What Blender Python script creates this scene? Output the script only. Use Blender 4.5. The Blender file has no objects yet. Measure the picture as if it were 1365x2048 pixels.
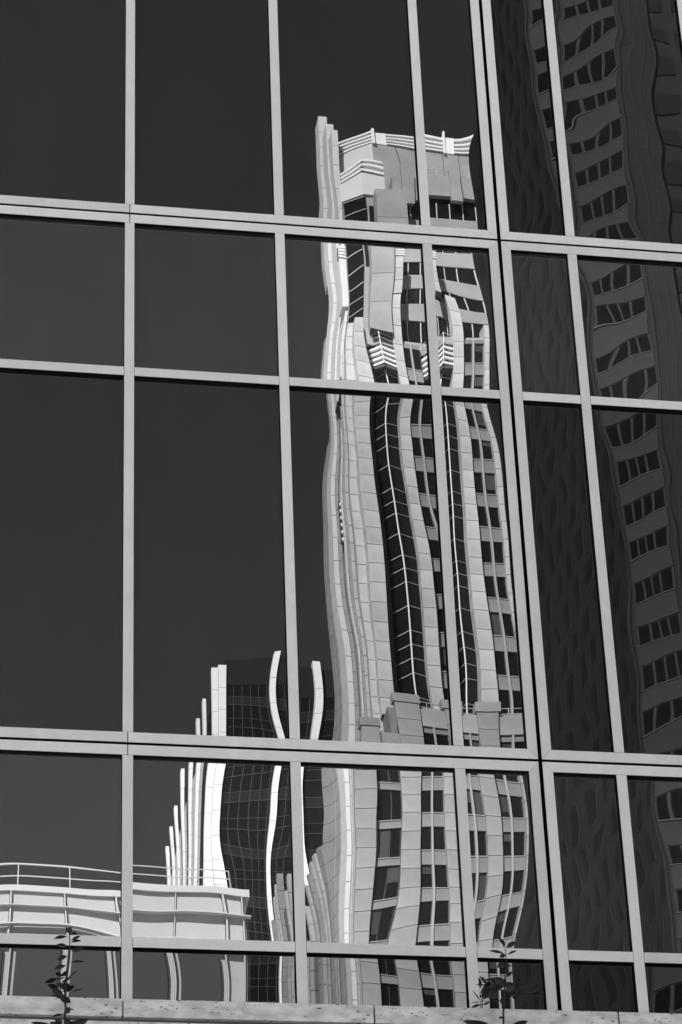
import bpy, bmesh, math, random
import numpy as np
from mathutils import Vector, Matrix

random.seed(7)
R = math.radians
scene = bpy.context.scene
COL = scene.collection
Z0 = 8.86                      # height of the middle storey joint of the glass wall above the street

# ------------------------------------------------------------------ camera
cam_d = bpy.data.cameras.new('camera')
cam = bpy.data.objects.new('camera', cam_d)
COL.objects.link(cam)
scene.camera = cam
cam_d.sensor_fit = 'HORIZONTAL'
cam_d.sensor_width = 36.0
cam_d.lens = 36.0 * 5600 / 1365
cam_d.clip_start = 0.1
cam_d.clip_end = 20000
yaw, pitch, roll = 0.18826240881921633, 0.5329402134191633, -0.04099398070158315
fw = Vector((math.sin(yaw) * math.cos(pitch), math.cos(yaw) * math.cos(pitch), math.sin(pitch)))
rt = Vector((math.cos(yaw), -math.sin(yaw), 0))
up = rt.cross(fw)
r2 = math.cos(roll) * rt + math.sin(roll) * up
u2 = -math.sin(roll) * rt + math.cos(roll) * up
cam.matrix_world = Matrix(((r2.x, u2.x, -fw.x, -1.4971), (r2.y, u2.y, -fw.y, -14.8770),
                           (r2.z, u2.z, -fw.z, Z0 - 7.26193), (0, 0, 0, 1)))

# ------------------------------------------------------------------ sky and sun
SUN_AZ = R(-28)                # measured from +Y towards +X
SUN_EL = R(40)
SKY_STRENGTH = 0.05
SUN_STRENGTH = 5.0
EXPOSURE = 2.2
world = bpy.data.worlds.new('World')
scene.world = world
world.use_nodes = True
nt = world.node_tree
for n in list(nt.nodes):
    nt.nodes.remove(n)
sky = nt.nodes.new('ShaderNodeTexSky')
sky.sky_type = 'NISHITA'
sky.sun_disc = False
sky.sun_elevation = SUN_EL
sky.sun_rotation = SUN_AZ
sky.altitude = 400
sky.air_density = 0.66
sky.dust_density = 0.4
sky.ozone_density = 1.0
sep = nt.nodes.new('ShaderNodeSeparateColor')      # black and white film behind a red filter
nt.links.new(sky.outputs[0], sep.inputs[0])
bg = nt.nodes.new('ShaderNodeBackground')
bg.inputs['Strength'].default_value = SKY_STRENGTH
nt.links.new(sep.outputs[0], bg.inputs['Color'])
wo = nt.nodes.new('ShaderNodeOutputWorld')
nt.links.new(bg.outputs[0], wo.inputs['Surface'])
sun_d = bpy.data.lights.new('sun', 'SUN')
sun_d.energy = SUN_STRENGTH
sun_d.angle = R(0.53)
sun_o = bpy.data.objects.new('sun', sun_d)
COL.objects.link(sun_o)
sdir = Vector((math.sin(SUN_AZ) * math.cos(SUN_EL), math.cos(SUN_AZ) * math.cos(SUN_EL), math.sin(SUN_EL)))
sun_o.rotation_euler = sdir.to_track_quat('Z', 'Y').to_euler()
sun_o.location = sdir * 300

scene.view_settings.view_transform = 'Standard'
scene.view_settings.look = 'None'
scene.view_settings.exposure = EXPOSURE
scene.view_settings.gamma = 1.0
scene.view_settings.use_curve_mapping = False
scene.cycles.use_denoising = True
scene.cycles.max_bounces = 8
scene.cycles.diffuse_bounces = 4
scene.cycles.glossy_bounces = 6
scene.cycles.sample_clamp_indirect = 6.0
scene.cycles.caustics_reflective = False
scene.cycles.caustics_refractive = False


# ------------------------------------------------------------------ materials
def mat(name, g, rough=0.7, spec=0.3, var=0.0, scale=1.0, bump=0.0, bscale=20.0, metallic=0.0, ior=None, stretch=None,
        fine=None):
    m = bpy.data.materials.new(name)
    m.use_nodes = True
    t = m.node_tree
    b = t.nodes['Principled BSDF']
    b.inputs['Base Color'].default_value = (g, g, g, 1)
    b.inputs['Roughness'].default_value = rough
    b.inputs['Specular IOR Level'].default_value = spec
    b.inputs['Metallic'].default_value = metallic
    if ior:
        b.inputs['IOR'].default_value = ior
        b.inputs['Specular IOR Level'].default_value = 0.5
    if var or bump:
        tc = t.nodes.new('ShaderNodeTexCoord')
        mp = t.nodes.new('ShaderNodeMapping')
        t.links.new(tc.outputs['Object'], mp.inputs[0])
        if stretch:
            mp.inputs['Scale'].default_value = stretch
    if var:
        nz = t.nodes.new('ShaderNodeTexNoise')
        nz.inputs['Scale'].default_value = scale
        nz.inputs['Detail'].default_value = 12 if fine else 6
        nz.inputs['Roughness'].default_value = fine or 0.5
        t.links.new(mp.outputs[0], nz.inputs['Vector'])
        oi = t.nodes.new('ShaderNodeObjectInfo')
        ad = t.nodes.new('ShaderNodeMath')
        ad.operation = 'MULTIPLY_ADD'                   # noise + a little shift for each piece
        ad.inputs[1].default_value = 0.35
        t.links.new(oi.outputs['Random'], ad.inputs[0])
        t.links.new(nz.outputs[0], ad.inputs[2])
        rp = t.nodes.new('ShaderNodeMapRange')
        rp.inputs['From Min'].default_value = 0.3
        rp.inputs['From Max'].default_value = 1.05
        rp.inputs['To Min'].default_value = g * (1 - var)
        rp.inputs['To Max'].default_value = g * (1 + var)
        t.links.new(ad.outputs[0], rp.inputs[0])
        last = rp.outputs[0]
        cc = t.nodes.new('ShaderNodeCombineColor')
        for i in range(3):
            t.links.new(last, cc.inputs[i])
        t.links.new(cc.outputs[0], b.inputs['Base Color'])
    if bump:
        nb = t.nodes.new('ShaderNodeTexNoise')
        nb.inputs['Scale'].default_value = bscale
        nb.inputs['Detail'].default_value = 5
        t.links.new(mp.outputs[0], nb.inputs['Vector'])
        bp = t.nodes.new('ShaderNodeBump')
        bp.inputs['Strength'].default_value = bump
        bp.inputs['Distance'].default_value = 0.01
        t.links.new(nb.outputs[0], bp.inputs['Height'])
        t.links.new(bp.outputs[0], b.inputs['Normal'])
    return m


def travertine():
    m = mat('travertine', 0.62, 0.8, 0.2)
    t = m.node_tree
    b = t.nodes['Principled BSDF']
    tc = t.nodes.new('ShaderNodeTexCoord')
    mp = t.nodes.new('ShaderNodeMapping')
    mp.inputs['Scale'].default_value = (1, 1, 2.2)
    t.links.new(tc.outputs['Object'], mp.inputs[0])
    n1 = t.nodes.new('ShaderNodeTexNoise')
    n1.inputs['Scale'].default_value = 9
    n1.inputs['Detail'].default_value = 8
    t.links.new(mp.outputs[0], n1.inputs['Vector'])
    n2 = t.nodes.new('ShaderNodeTexNoise')              # where pits gather
    n2.inputs['Scale'].default_value = 30
    n2.inputs['Detail'].default_value = 4
    t.links.new(mp.outputs[0], n2.inputs['Vector'])
    cr = t.nodes.new('ShaderNodeValToRGB')
    cr.color_ramp.elements[0].position = 0.30
    cr.color_ramp.elements[0].color = (0.16, 0.16, 0.16, 1)
    cr.color_ramp.elements[1].position = 0.365
    cr.color_ramp.elements[1].color = (1, 1, 1, 1)
    t.links.new(n2.outputs[0], cr.inputs[0])
    rp = t.nodes.new('ShaderNodeMapRange')
    rp.inputs['From Min'].default_value = 0.3
    rp.inputs['From Max'].default_value = 0.7
    rp.inputs['To Min'].default_value = 0.40
    rp.inputs['To Max'].default_value = 0.72
    t.links.new(n1.outputs[0], rp.inputs[0])
    mx = t.nodes.new('ShaderNodeMix')
    mx.data_type = 'RGBA'
    mx.blend_type = 'MULTIPLY'
    mx.inputs[0].default_value = 1.0
    t.links.new(rp.outputs[0], mx.inputs[6])
    t.links.new(cr.outputs[0], mx.inputs[7])
    t.links.new(mx.outputs[2], b.inputs['Base Color'])
    bp = t.nodes.new('ShaderNodeBump')
    bp.inputs['Strength'].default_value = 0.5
    bp.inputs['Distance'].default_value = 0.004
    t.links.new(cr.outputs[0], bp.inputs['Height'])
    t.links.new(bp.outputs[0], b.inputs['Normal'])
    return m


M = {
    'alu': mat('brushed_aluminium_paint', 0.60, 0.45, 0.35, var=0.18, fine=0.7, scale=4.0, stretch=(1, 1, 0.6), bump=0.05, bscale=60),
    'gasket_shade': mat('black_rubber_shade', 0.004, 0.9, 0.05),  # gasket black, also painted as the shade on bar sides and undersides
    'void': mat('dark_interior', 0.006, 0.9, 0.0),
    'travertine': travertine(),
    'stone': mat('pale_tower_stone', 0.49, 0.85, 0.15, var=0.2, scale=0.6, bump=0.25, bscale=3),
    'stone2': mat('grey_tower_stone', 0.34, 0.85, 0.15, var=0.2, scale=0.5, bump=0.25, bscale=3),
    'lightstone': mat('light_tower_stone', 0.60, 0.85, 0.15, var=0.08, scale=0.5, bump=0.2, bscale=3),
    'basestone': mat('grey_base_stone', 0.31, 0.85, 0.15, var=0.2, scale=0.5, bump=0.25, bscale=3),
    'ribstone': mat('dark_rib_stone', 0.20, 0.85, 0.15, var=0.2, scale=0.5),  # darker grey stone for some side ribs and wing piers
    'granite5': mat('granite_joint', 0.018, 0.7, 0.2),
    'joint': mat('stone_joint', 0.10, 0.9, 0.1),
    'spandrel': mat('spandrel_panel', 0.22, 0.6, 0.3, var=0.2, scale=0.5),
    'white': mat('white_metal', 0.82, 0.5, 0.3, var=0.04, scale=0.8),
    'whitestone': mat('white_stone', 0.80, 0.8, 0.2, var=0.06, scale=0.5),
    'stucco': mat('pale_stucco', 0.42, 0.85, 0.2, var=0.05, scale=0.25),
    'glassdark': mat('dark_window_glass', 0.008, 0.04, ior=1.38),
    'glassgrey': mat('grey_window_blind', 0.07, 0.15, ior=1.5),
    'glassgrey2': mat('dim_window_blind', 0.05, 0.15, ior=1.5),
    'glassbay': mat('black_bay_glass', 0.008, 0.05, ior=1.3),
    'glassblack': mat('black_window_glass', 0.004, 0.08, ior=1.2),
    'glassoffice': mat('office_window_glass', 0.07, 0.08, ior=1.5),
    'faintbar': mat('faint_metal_bar', 0.06, 0.6, 0.2),
    'dimbar': mat('dull_metal_bar', 0.11, 0.6, 0.2),
    'capwhite': mat('pale_coping', 0.50, 0.6, 0.3, var=0.04, scale=0.8),
    'granite4': mat('granite_frame', 0.026, 0.7, 0.2),
    'bronze': mat('dark_bronze_frame', 0.05, 0.5, 0.3),
    'railmetal': mat('rail_metal', 0.55, 0.4, 0.4),
    'mullion': mat('grey_mullion_metal', 0.36, 0.5, 0.3),
    'granite': mat('dark_granite', 0.0095, 0.7, 0.25, var=0.2, scale=0.35),
    'granite2': mat('dark_polished_granite', 0.022, 0.65, 0.25, var=0.25, scale=0.4),
    'granite3': mat('black_granite', 0.003, 0.6, 0.2, var=0.2, scale=0.3),
    'asphalt': mat('asphalt', 0.06, 0.9, 0.2, var=0.2, scale=0.3),
    'paving': mat('concrete_paving', 0.42, 0.9, 0.2, var=0.1, scale=0.4),
    'soil': mat('soil', 0.05, 0.95, 0.1, var=0.3, scale=8, bump=0.6, bscale=25),
    'leaf': mat('dark_leaf', 0.018, 0.5, 0.3, var=0.3, scale=10),
    'stem': mat('woody_stem', 0.03, 0.8, 0.2, var=0.2, scale=30),
    'concrete': mat('grey_concrete', 0.40, 0.9, 0.2, var=0.1, scale=0.3),
}
# reflective coated glass: dark body, strong mirror
MIRROR = []
for nm_, io_ in (('coated_glass', 2.30), ('coated_glass_b', 2.38), ('coated_glass_c', 2.22)):
    MIRROR.append(mat(nm_, 0.008, 0.0, ior=io_, var=0.95, scale=1.3, fine=0.78, stretch=(1.5, 1.5, 0.5)))
SPANDREL = []
for nm_, io_ in (('spandrel_glass', 2.75), ('spandrel_glass_b', 2.9)):
    SPANDREL.append(mat(nm_, 0.021, 0.0, ior=io_, var=0.95, scale=1.3, fine=0.78, stretch=(1.5, 1.5, 0.5)))



# ------------------------------------------------------------------ helpers
def tag(o, label, cat, group=None, kind=None):
    if label:
        o['label'] = label
    if cat:
        o['category'] = cat
    if group:
        o['group'] = group
    if kind:
        o['kind'] = kind
    return o


def empty(name, loc):
    o = bpy.data.objects.new(name, None)
    COL.objects.link(o)
    o.location = loc
    o.empty_display_size = 0.5
    return o


class MB:
    """collects faces; x, y, z are world metres"""
    def __init__(s):
        s.v, s.f = [], []

    def box(s, x0, x1, y0, y1, z0, z1):
        n = len(s.v)
        s.v += [(x0, y0, z0), (x1, y0, z0), (x1, y1, z0), (x0, y1, z0),
                (x0, y0, z1), (x1, y0, z1), (x1, y1, z1), (x0, y1, z1)]
        s.f += [(n, n + 3, n + 2, n + 1), (n + 4, n + 5, n + 6, n + 7), (n, n + 1, n + 5, n + 4),
                (n + 1, n + 2, n + 6, n + 5), (n + 2, n + 3, n + 7, n + 6), (n + 3, n, n + 4, n + 7)]
        return s

    def prism(s, pts, z0, z1):
        """plan outline (x, y) raised from z0 to z1"""
        n, k = len(s.v), len(pts)
        s.v += [(p[0], p[1], z0) for p in pts] + [(p[0], p[1], z1) for p in pts]
        s.f += [tuple(range(n + k - 1, n - 1, -1)), tuple(range(n + k, n + 2 * k))]
        for i in range(k):
            j = (i + 1) % k
            s.f.append((n + i, n + j, n + k + j, n + k + i))
        return s

    def wallprism(s, pts, y0, y1):
        """elevation outline (x, z) pushed from y0 to y1"""
        n, k = len(s.v), len(pts)
        s.v += [(p[0], y0, p[1]) for p in pts] + [(p[0], y1, p[1]) for p in pts]
        s.f += [tuple(range(n, n + k)), tuple(range(n + 2 * k - 1, n + k - 1, -1))]
        for i in range(k):
            j = (i + 1) % k
            s.f.append((n + j, n + i, n + k + i, n + k + j))
        return s

    def tube(s, pts, radii, k=6):
        n0 = len(s.v)
        pts = [Vector(p) for p in pts]
        for i, p in enumerate(pts):
            d = (pts[min(i + 1, len(pts) - 1)] - pts[max(i - 1, 0)]).normalized()
            a = d.cross(Vector((0.31, 0.9, 0.2))).normalized()
            b = d.cross(a)
            r = radii[i] if isinstance(radii, (list, tuple)) else radii
            for q in range(k):
                t = 2 * math.pi * q / k
                s.v.append(tuple(p + r * (math.cos(t) * a + math.sin(t) * b)))
        for i in range(len(pts) - 1):
            for q in range(k):
                w = (q + 1) % k
                s.f.append((n0 + i * k + q, n0 + i * k + w, n0 + (i + 1) * k + w, n0 + (i + 1) * k + q))
        s.f.append(tuple(range(n0 + k - 1, n0 - 1, -1)))
        s.f.append(tuple(range(n0 + (len(pts) - 1) * k, n0 + len(pts) * k)))
        return s

    def mesh(s, name, m, origin=(0, 0, 0), smooth=False):
        me = bpy.data.meshes.new(name)
        o = origin
        me.from_pydata([(a - o[0], b - o[1], c - o[2]) for a, b, c in s.v], [], s.f)
        bm = bmesh.new()
        bm.from_mesh(me)
        bmesh.ops.recalc_face_normals(bm, faces=bm.faces)
        bm.to_mesh(me)
        bm.free()
        me.materials.append(m)
        if smooth:
            for p in me.polygons:
                p.use_smooth = True
        return me

    def build(s, name, m, parent=None, smooth=False, origin=None):
        if origin is None:
            a = np.array(s.v)
            origin = tuple(a.mean(0))
        me = s.mesh(name, m, origin, smooth)
        return place(name, me, origin, parent)


def place(name, me, loc, parent=None):
    o = bpy.data.objects.new(name, me)
    COL.objects.link(o)
    if parent is not None:
        o.parent = parent
        pl = Vector((0, 0, 0))
        q = parent
        while q is not None:
            pl += q.location
            q = q.parent
        o.location = Vector(loc) - pl
    else:
        o.location = loc
    return o


def structure(o):
    o['kind'] = 'structure'
    return o


# ------------------------------------------------------------------ ground
structure(MB().prism([(-6000, -6000), (6000, -6000), (6000, 6000), (-6000, 6000)], -0.5, 0.0)
          .build('ground', M['concrete'], origin=(0, 0, 0)))
structure(MB().box(-400, 400, -34, -22, 0.0, 0.004).build('road', M['asphalt']))
structure(MB().box(-400, 400, -22, -1.2, 0.0, 0.13).build('pavement', M['paving']))

# ------------------------------------------------------------------ the glass office building
HALF = [0, 0.5, 1.5, 2.5, 3.5, 4.5, 5.0]       # bar lines inside one five metre window unit
UNITX = [-7.5, -2.5, 2.5, 7.5]                 # left edges of the units
ST = 3.8807                                    # storey
GL = 0.036                                     # glass plane behind the faces of the bars
VB = 0.0312                                    # half width of a bar
DB, DG = 0.0735, 0.009                         # storey joint: outer edge of the pair of bars, half of the gap
VO, VG = 0.0745, 0.0125                        # the same for the wide vertical joint
TR = 2.632                                     # height of the thin transom in a storey
TB = 0.0313
bld = empty('glass_office_building', (0, 0.4, 0))
tag(bld, 'glass office building with pale metal bars mirroring towers and dark sky', 'building')


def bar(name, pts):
    """a pale metal cap with a black body behind it: rubber gasket and painted shade on the bar sides"""
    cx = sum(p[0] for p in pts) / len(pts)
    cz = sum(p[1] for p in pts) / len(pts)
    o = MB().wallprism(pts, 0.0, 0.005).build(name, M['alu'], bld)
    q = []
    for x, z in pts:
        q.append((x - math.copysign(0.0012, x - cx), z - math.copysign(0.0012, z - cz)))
    MB().wallprism(q, 0.0049, GL + 0.004).build('shaded_gasket', M['gasket_shade'], o)  # gasket body, blackened so bar sides and undersides stay in shade
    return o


SILL = -1.60
rows = [(-3 * ST + 2 * ST, 'b'), (0.0, 'm'), (ST, 't')]
for k in range(-1, 3):
    zb = k * ST                                # bottom joint of this storey
    zt = zb + ST
    for ux in UNITX:
        xl, xr = ux, ux + 5
        xm = ux + 2.5
        j = 0.0018
        zlo = zb + DG if k >= 0 else SILL - 0.1
        # vertical bars at both ends (mitred)
        zbo = zb + DB if k >= 0 else SILL - 0.1
        if k >= 0:
            bar('end_mullion', [(xl + VG, zlo + Z0 + j), (xl + VO, zbo + Z0 + j), (xl + VO, zt - DB + Z0 - j), (xl + VG, zt - DG + Z0 - j)])
            bar('end_mullion', [(xr - VG, zlo + Z0 + j), (xr - VG, zt - DG + Z0 - j), (xr - VO, zt - DB + Z0 - j), (xr - VO, zbo + Z0 + j)])
        else:
            bar('end_mullion', [(xl + VG, zlo + Z0), (xl + VO, zlo + Z0), (xl + VO, zt - DB + Z0 - j), (xl + VG, zt - DG + Z0 - j)])
            bar('end_mullion', [(xr - VG, zlo + Z0), (xr - VG, zt - DG + Z0 - j), (xr - VO, zt - DB + Z0 - j), (xr - VO, zlo + Z0)])
        # storey bars, two lengths with a butt joint in the middle
        for (a, b) in ((xl, xm), (xm, xr)):
            la = a + VG if a == xl else a + 0.003
            lb = b - VG if b == xr else b - 0.003
            ia = a + VO if a == xl else la
            ib = b - VO if b == xr else lb
            bar('storey_bar', [(la, zt - DG + Z0), (ia, zt - DB + Z0), (ib, zt - DB + Z0), (lb, zt - DG + Z0)])
            if k >= 0:
                bar('storey_bar', [(la, zb + DG + Z0), (lb, zb + DG + Z0), (ib, zb + DB + Z0), (ia, zb + DB + Z0)])
        # mullions between the panes
        for h in HALF[1:-1]:
            bar('mullion', [(ux + h - VB, zbo + Z0 + 0.0025), (ux + h + VB, zbo + Z0 + 0.0025),
                            (ux + h + VB, zt - DB + Z0 - 0.0025), (ux + h - VB, zt - DB + Z0 - 0.0025)])
        # thin transoms
        for a, b in zip(HALF[:-1], HALF[1:]):
            x0 = ux + a + (VO if a == 0 else VB) + 0.003
            x1 = ux + b - (VO if b == 5 else VB) - 0.003
            zc = zb + TR + Z0
            bar('transom', [(x0, zc - TB), (x1, zc - TB), (x1, zc + TB), (x0, zc + TB)])

# heights of the glass surface in millimetres: FIELDS[(column, row)] is a grid of control values
FIELDS = {}
WAVE = 1.0
FIELDS[(8, -2)] = [[-0.472, -0.458, -0.423, -0.351, -0.271, -0.217], [-0.388, -0.383, -0.356, -0.257, -0.142, -0.0866], [-0.285, -0.29, -0.286, -0.164, -0.0154, 0.0208], [-0.15, -0.142, -0.116, -0.051, 0.0266, 0.0349], [-0.0119, -0.0025, 0.0103, -0.0069, 0, -0.0356], [0.117, 0.115, 0.102, 0.0349, -0.112, -0.172], [0.247, 0.236, 0.203, 0.0897, -0.188, -0.204], [0.388, 0.378, 0.346, 0.251, 0.187, 0.14], [0.538, 0.536, 0.524, 0.483, 0.52, 0.508]]
FIELDS[(8, -1)] = [[-0.15, -0.2, -0.26, -0.236, -0.217, -0.329, -0.421, -0.478, -0.51, -0.529], [0.101, 0.00289, -0.188, -0.127, -0.0379, -0.32, -0.464, -0.525, -0.552, -0.565], [0.399, 0.272, -0.185, -0.0485, 0.208, -0.388, -0.532, -0.57, -0.58, -0.583], [0.733, 0.576, -0.0601, -0.0291, 0.0767, -0.414, -0.534, -0.558, -0.557, -0.552], [0.803, 0.487, -0.0821, 0.0276, 0.135, -0.272, -0.429, -0.461, -0.458, -0.45], [0.806, 0.6, -0.0512, 0.0711, 0.205, -0.262, -0.307, -0.292, -0.275, -0.265], [0.589, 0.369, -0.00786, 0.234, 0.368, 0.0839, 0.0167, 0.00424, 0.00394, 0.00483], [0.352, 0.324, 0.278, 0.363, 0.523, 0.504, 0.421, 0.37, 0.345, 0.331], [-0.0993, -0.169, -0.148, 0.356, 0.697, 0.802, 0.776, 0.732, 0.699, 0.677]]
FIELDS[(8, 0)] = [[-0.0802, -0.132, -0.0248, 0.042, 0.114, 0.011, -0.0553, -0.0785, 0.0749, 0.163, 0.0273, -0.123, -0.0958, 0.16, 0.0203, -0.173, -0.00837, -0.116], [-0.0629, -0.0488, -0.0713, 0.0553, -0.00631, -0.0589, 0.041, 0.083, -0.164, -0.0257, -0.0981, -0.0173, -0.129, 0.00207, -0.00379, -0.0304, -0.105, -0.0396], [-0.109, -0.136, 0.0225, -0.111, 0.117, 0.0717, -0.2, 0.0272, -0.11, 0.00331, 0.00436, -0.199, -0.0233, -0.0256, 0.0962, -0.118, 0.0738, -0.11], [-0.0331, -0.084, 0.145, 0.0568, 0.243, 0.0642, 0.0845, 0.0841, -0.0607, -0.007, 0.135, -0.0397, 0.0189, -0.00212, 0.0609, -0.0365, -0.0152, 0.0242], [0.0103, -0.0865, 0.0896, -0.13, -0.12, -0.128, 0.0967, -0.0361, -0.0971, -0.114, 0.0421, -0.105, -0.127, 0.0614, -0.12, -0.0322, 0, -0.0445], [-0.00541, 0.134, -0.0517, -0.126, -0.184, -0.0205, -0.0352, 0.0265, -0.0464, -0.0479, -0.0721, -0.052, 0.016, -0.038, 0.01, 0.19, 0.0479, -0.158], [0.173, 0.0348, -0.0941, 0.0907, 0.00177, -0.0615, -0.0634, -0.0993, 0.00481, 0.107, -0.0325, 0.0421, 0.188, -0.121, 0.0258, -0.0306, -0.106, -0.103], [-0.00153, 0.0434, -0.0532, 0.00544, 0.0722, 0.0297, 0.0869, 0.0461, 0.0488, 0.183, 0.0623, 0.0129, 0.071, -0.0919, -0.0338, 0.0793, 0.0631, 0.155], [0.00105, -0.146, 0.195, 0.109, -0.106, 0.138, 0.00324, -0.181, -0.042, -0.0509, 0.159, -0.0792, -0.0254, -0.0277, -0.0379, -0.0914, 0.0219, 0.108]]
FIELDS[(8, 1)] = [[0.0624, -0.0927, -0.115, 0.0119, -0.0707, -0.063, -0.168, 0.195, 0.0917, -0.0974], [0.0908, 0.134, -0.239, -0.0549, -0.0388, 0.0648, -0.0121, -0.023, -0.00584, 0.185], [0.216, -0.0525, -0.0926, 0.269, -0.098, -0.0573, 0.00366, 0.0483, 0.103, 0.0391], [-0.0872, 0.0506, 0.025, 0.188, -0.0015, -0.134, -0.105, 0.145, -0.054, -0.21], [-0.0581, 0, 0.119, -0.101, 0.0667, 0.0795, -0.0699, -0.0188, 0.177, 0.172], [0.0856, 0.0332, 0.114, -0.0141, -0.00951, -0.086, 0, -0.0082, 0.277, -0.0193], [0.127, 0.132, -0.0186, 0.117, -0.218, 0.00949, 0.0857, -0.24, -0.116, 0.106], [-0.0257, -0.11, -0.0374, -0.0543, 0.0724, 0.0454, -0.028, -0.0665, -0.00539, 0.133], [0.0349, 0.0639, -0.0151, -0.129, -0.0711, 0.0651, 0.0103, -0.0904, -0.162, 0.0111]]
FIELDS[(8, 2)] = [[-0.034, -0.0351, -0.0329, 0.0284, 0.0294, 0.0962, 0.0928, 0.133, 0.0806, -0.0336, -0.00543, 0.0494, -0.031, 0.0549, 0.115, -0.0801, -0.177, 0.119], [0.00178, 0.0709, -0.133, 0.173, 0.0739, -0.0126, -0.0352, 0.0114, -0.0167, -0.0279, -0.112, 0.126, -0.00396, 0.00746, 0.00929, -0.236, 0.0527, -0.0329], [-0.0289, 0.00698, -0.0972, 0.0843, -0.0696, -0.0904, -0.0862, 0.0159, 0.0746, -0.0595, -0.151, 0.106, -0.107, 0.119, -0.00543, -0.0698, -0.064, 0.0462], [0.0889, -0.0198, 0.0947, 0.209, -0.0208, -0.115, -0.105, -0.139, -0.064, -0.0724, -0.133, 0.053, -0.261, -0.132, 0.202, 0.104, 0.0523, 0.0457], [0.177, 0.0536, 0.00776, -0.123, -0.00737, -0.0734, -0.0706, -0.0714, -0.00446, -0.033, 0.0871, -0.133, -0.0169, 0.186, 0.00389, 0.12, 0.114, 0.132], [0.0738, -0.138, -0.0267, -0.038, -0.155, -0.0464, -0.125, -0.167, 0.0211, -0.00436, -0.0688, -0.0951, -0.0541, -0.0394, -0.0408, -0.00527, -0.0436, 0.0387], [0.0523, 0.0358, -0.0663, -0.0617, 0.0435, -0.0197, -0.00432, -0.249, -0.27, 0.0337, 0.033, 0.139, 0.0721, 0.0222, 0.00164, -0.143, 0.0883, -0.0604], [0.0502, 0.02, 0.0272, 0.0893, -0.049, -0.0387, -0.0856, -0.0377, 0.167, -0.0363, 0.119, 0.0826, 0.0729, 0.0803, -0.101, 0.0373, 0.159, -0.0696], [-0.00471, -0.0689, 0.0317, -0.108, 0.161, -0.0377, -0.154, 0.179, 0.0971, 0.0519, 0.0533, -0.0358, -0.0223, 0.0724, 0.0918, 0.0933, 0.0213, -0.0466]]
FIELDS[(8, 3)] = [[-0.0192, 0.111, 0.144, -0.0341, -0.0477, 0.125, 0.0724, 0.0697, -0.131, -0.0374], [-0.0515, 0.0208, -0.168, 0.127, 0.03, 0.0435, -0.118, -0.00264, 0.133, -0.157], [0.0306, 0.0699, -0.0692, 0.0815, -0.033, 0.123, 0.0528, 0.0224, 0.201, 0.0832], [0.131, -0.119, -0.0647, 0.0837, 0.0906, -0.00557, 0.078, -0.106, 0.0214, -0.115], [0.0341, -0.0486, -0.0641, 0.00563, 0.182, -0.101, -0.0602, 0.107, -0.0424, 0.177], [0.0223, 0.00906, 0.0357, 0.174, 0.0655, 0.0517, 0.0252, -0.156, -0.0885, 0.148], [0.0822, 0.0506, 0.0637, -0.0544, 0.0338, -0.0901, 0.0391, -0.0714, -0.0214, 0.0453], [-0.0327, 0.0648, 0.0456, 0.0359, 0.132, -0.147, -0.16, 0.0616, 0.0941, 0.201], [0.0756, 0.083, -0.0883, 0.0753, 0.0674, -0.106, -0.0896, -0.0111, 0.0288, -0.294]]
FIELDS[(9, -2)] = [[-0.393, -0.392, -0.392, -0.411, -0.583, -0.736], [-0.254, -0.24, -0.196, -0.106, -0.358, -0.545], [-0.131, -0.113, -0.0481, 0.201, -0.0882, -0.28], [-0.0251, -0.00654, 0.0413, 0.0591, 0.0851, 0.11], [0.052, 0.0449, 0.0353, 0.0875, 0.123, 0.263], [0.128, 0.123, 0.0923, -0.0432, 0.255, 0.452], [0.186, 0.185, 0.163, 0.0156, 0.151, 0.338], [0.215, 0.205, 0.174, 0.095, 0.138, 0.236], [0.231, 0.216, 0.186, 0.14, 0.139, 0.176]]
FIELDS[(9, -1)] = [[0.0685, 0.0185, -0.0755, -0.253, -0.411, -0.529, -0.579, -0.559, -0.478, -0.37], [-0.0754, -0.126, -0.179, -0.314, -0.438, -0.542, -0.563, -0.514, -0.395, -0.263], [-0.183, -0.306, -0.339, -0.362, -0.453, -0.56, -0.535, -0.461, -0.292, -0.141], [-0.0983, -0.284, -0.456, -0.575, -0.607, -0.588, -0.447, -0.373, -0.15, -0.0152], [0.159, 0.174, 0.114, -0.0463, -0.18, -0.267, -0.179, -0.145, 0.00222, 0.0466], [0.13, 0.0838, -0.0442, 0.0252, 0.0153, 0.173, 0.154, 0.144, 0.0893, 0], [0.114, 0.0847, 0.092, 0.147, 0.0321, 0.372, 0.386, 0.252, 0.117, -0.095], [0.334, 0.425, 0.59, 0.802, 0.808, 0.722, 0.535, 0.432, 0.0565, -0.263], [0.666, 0.839, 1.07, 1.27, 1.27, 1.07, 0.79, 0.567, 0.142, -0.269]]
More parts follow.
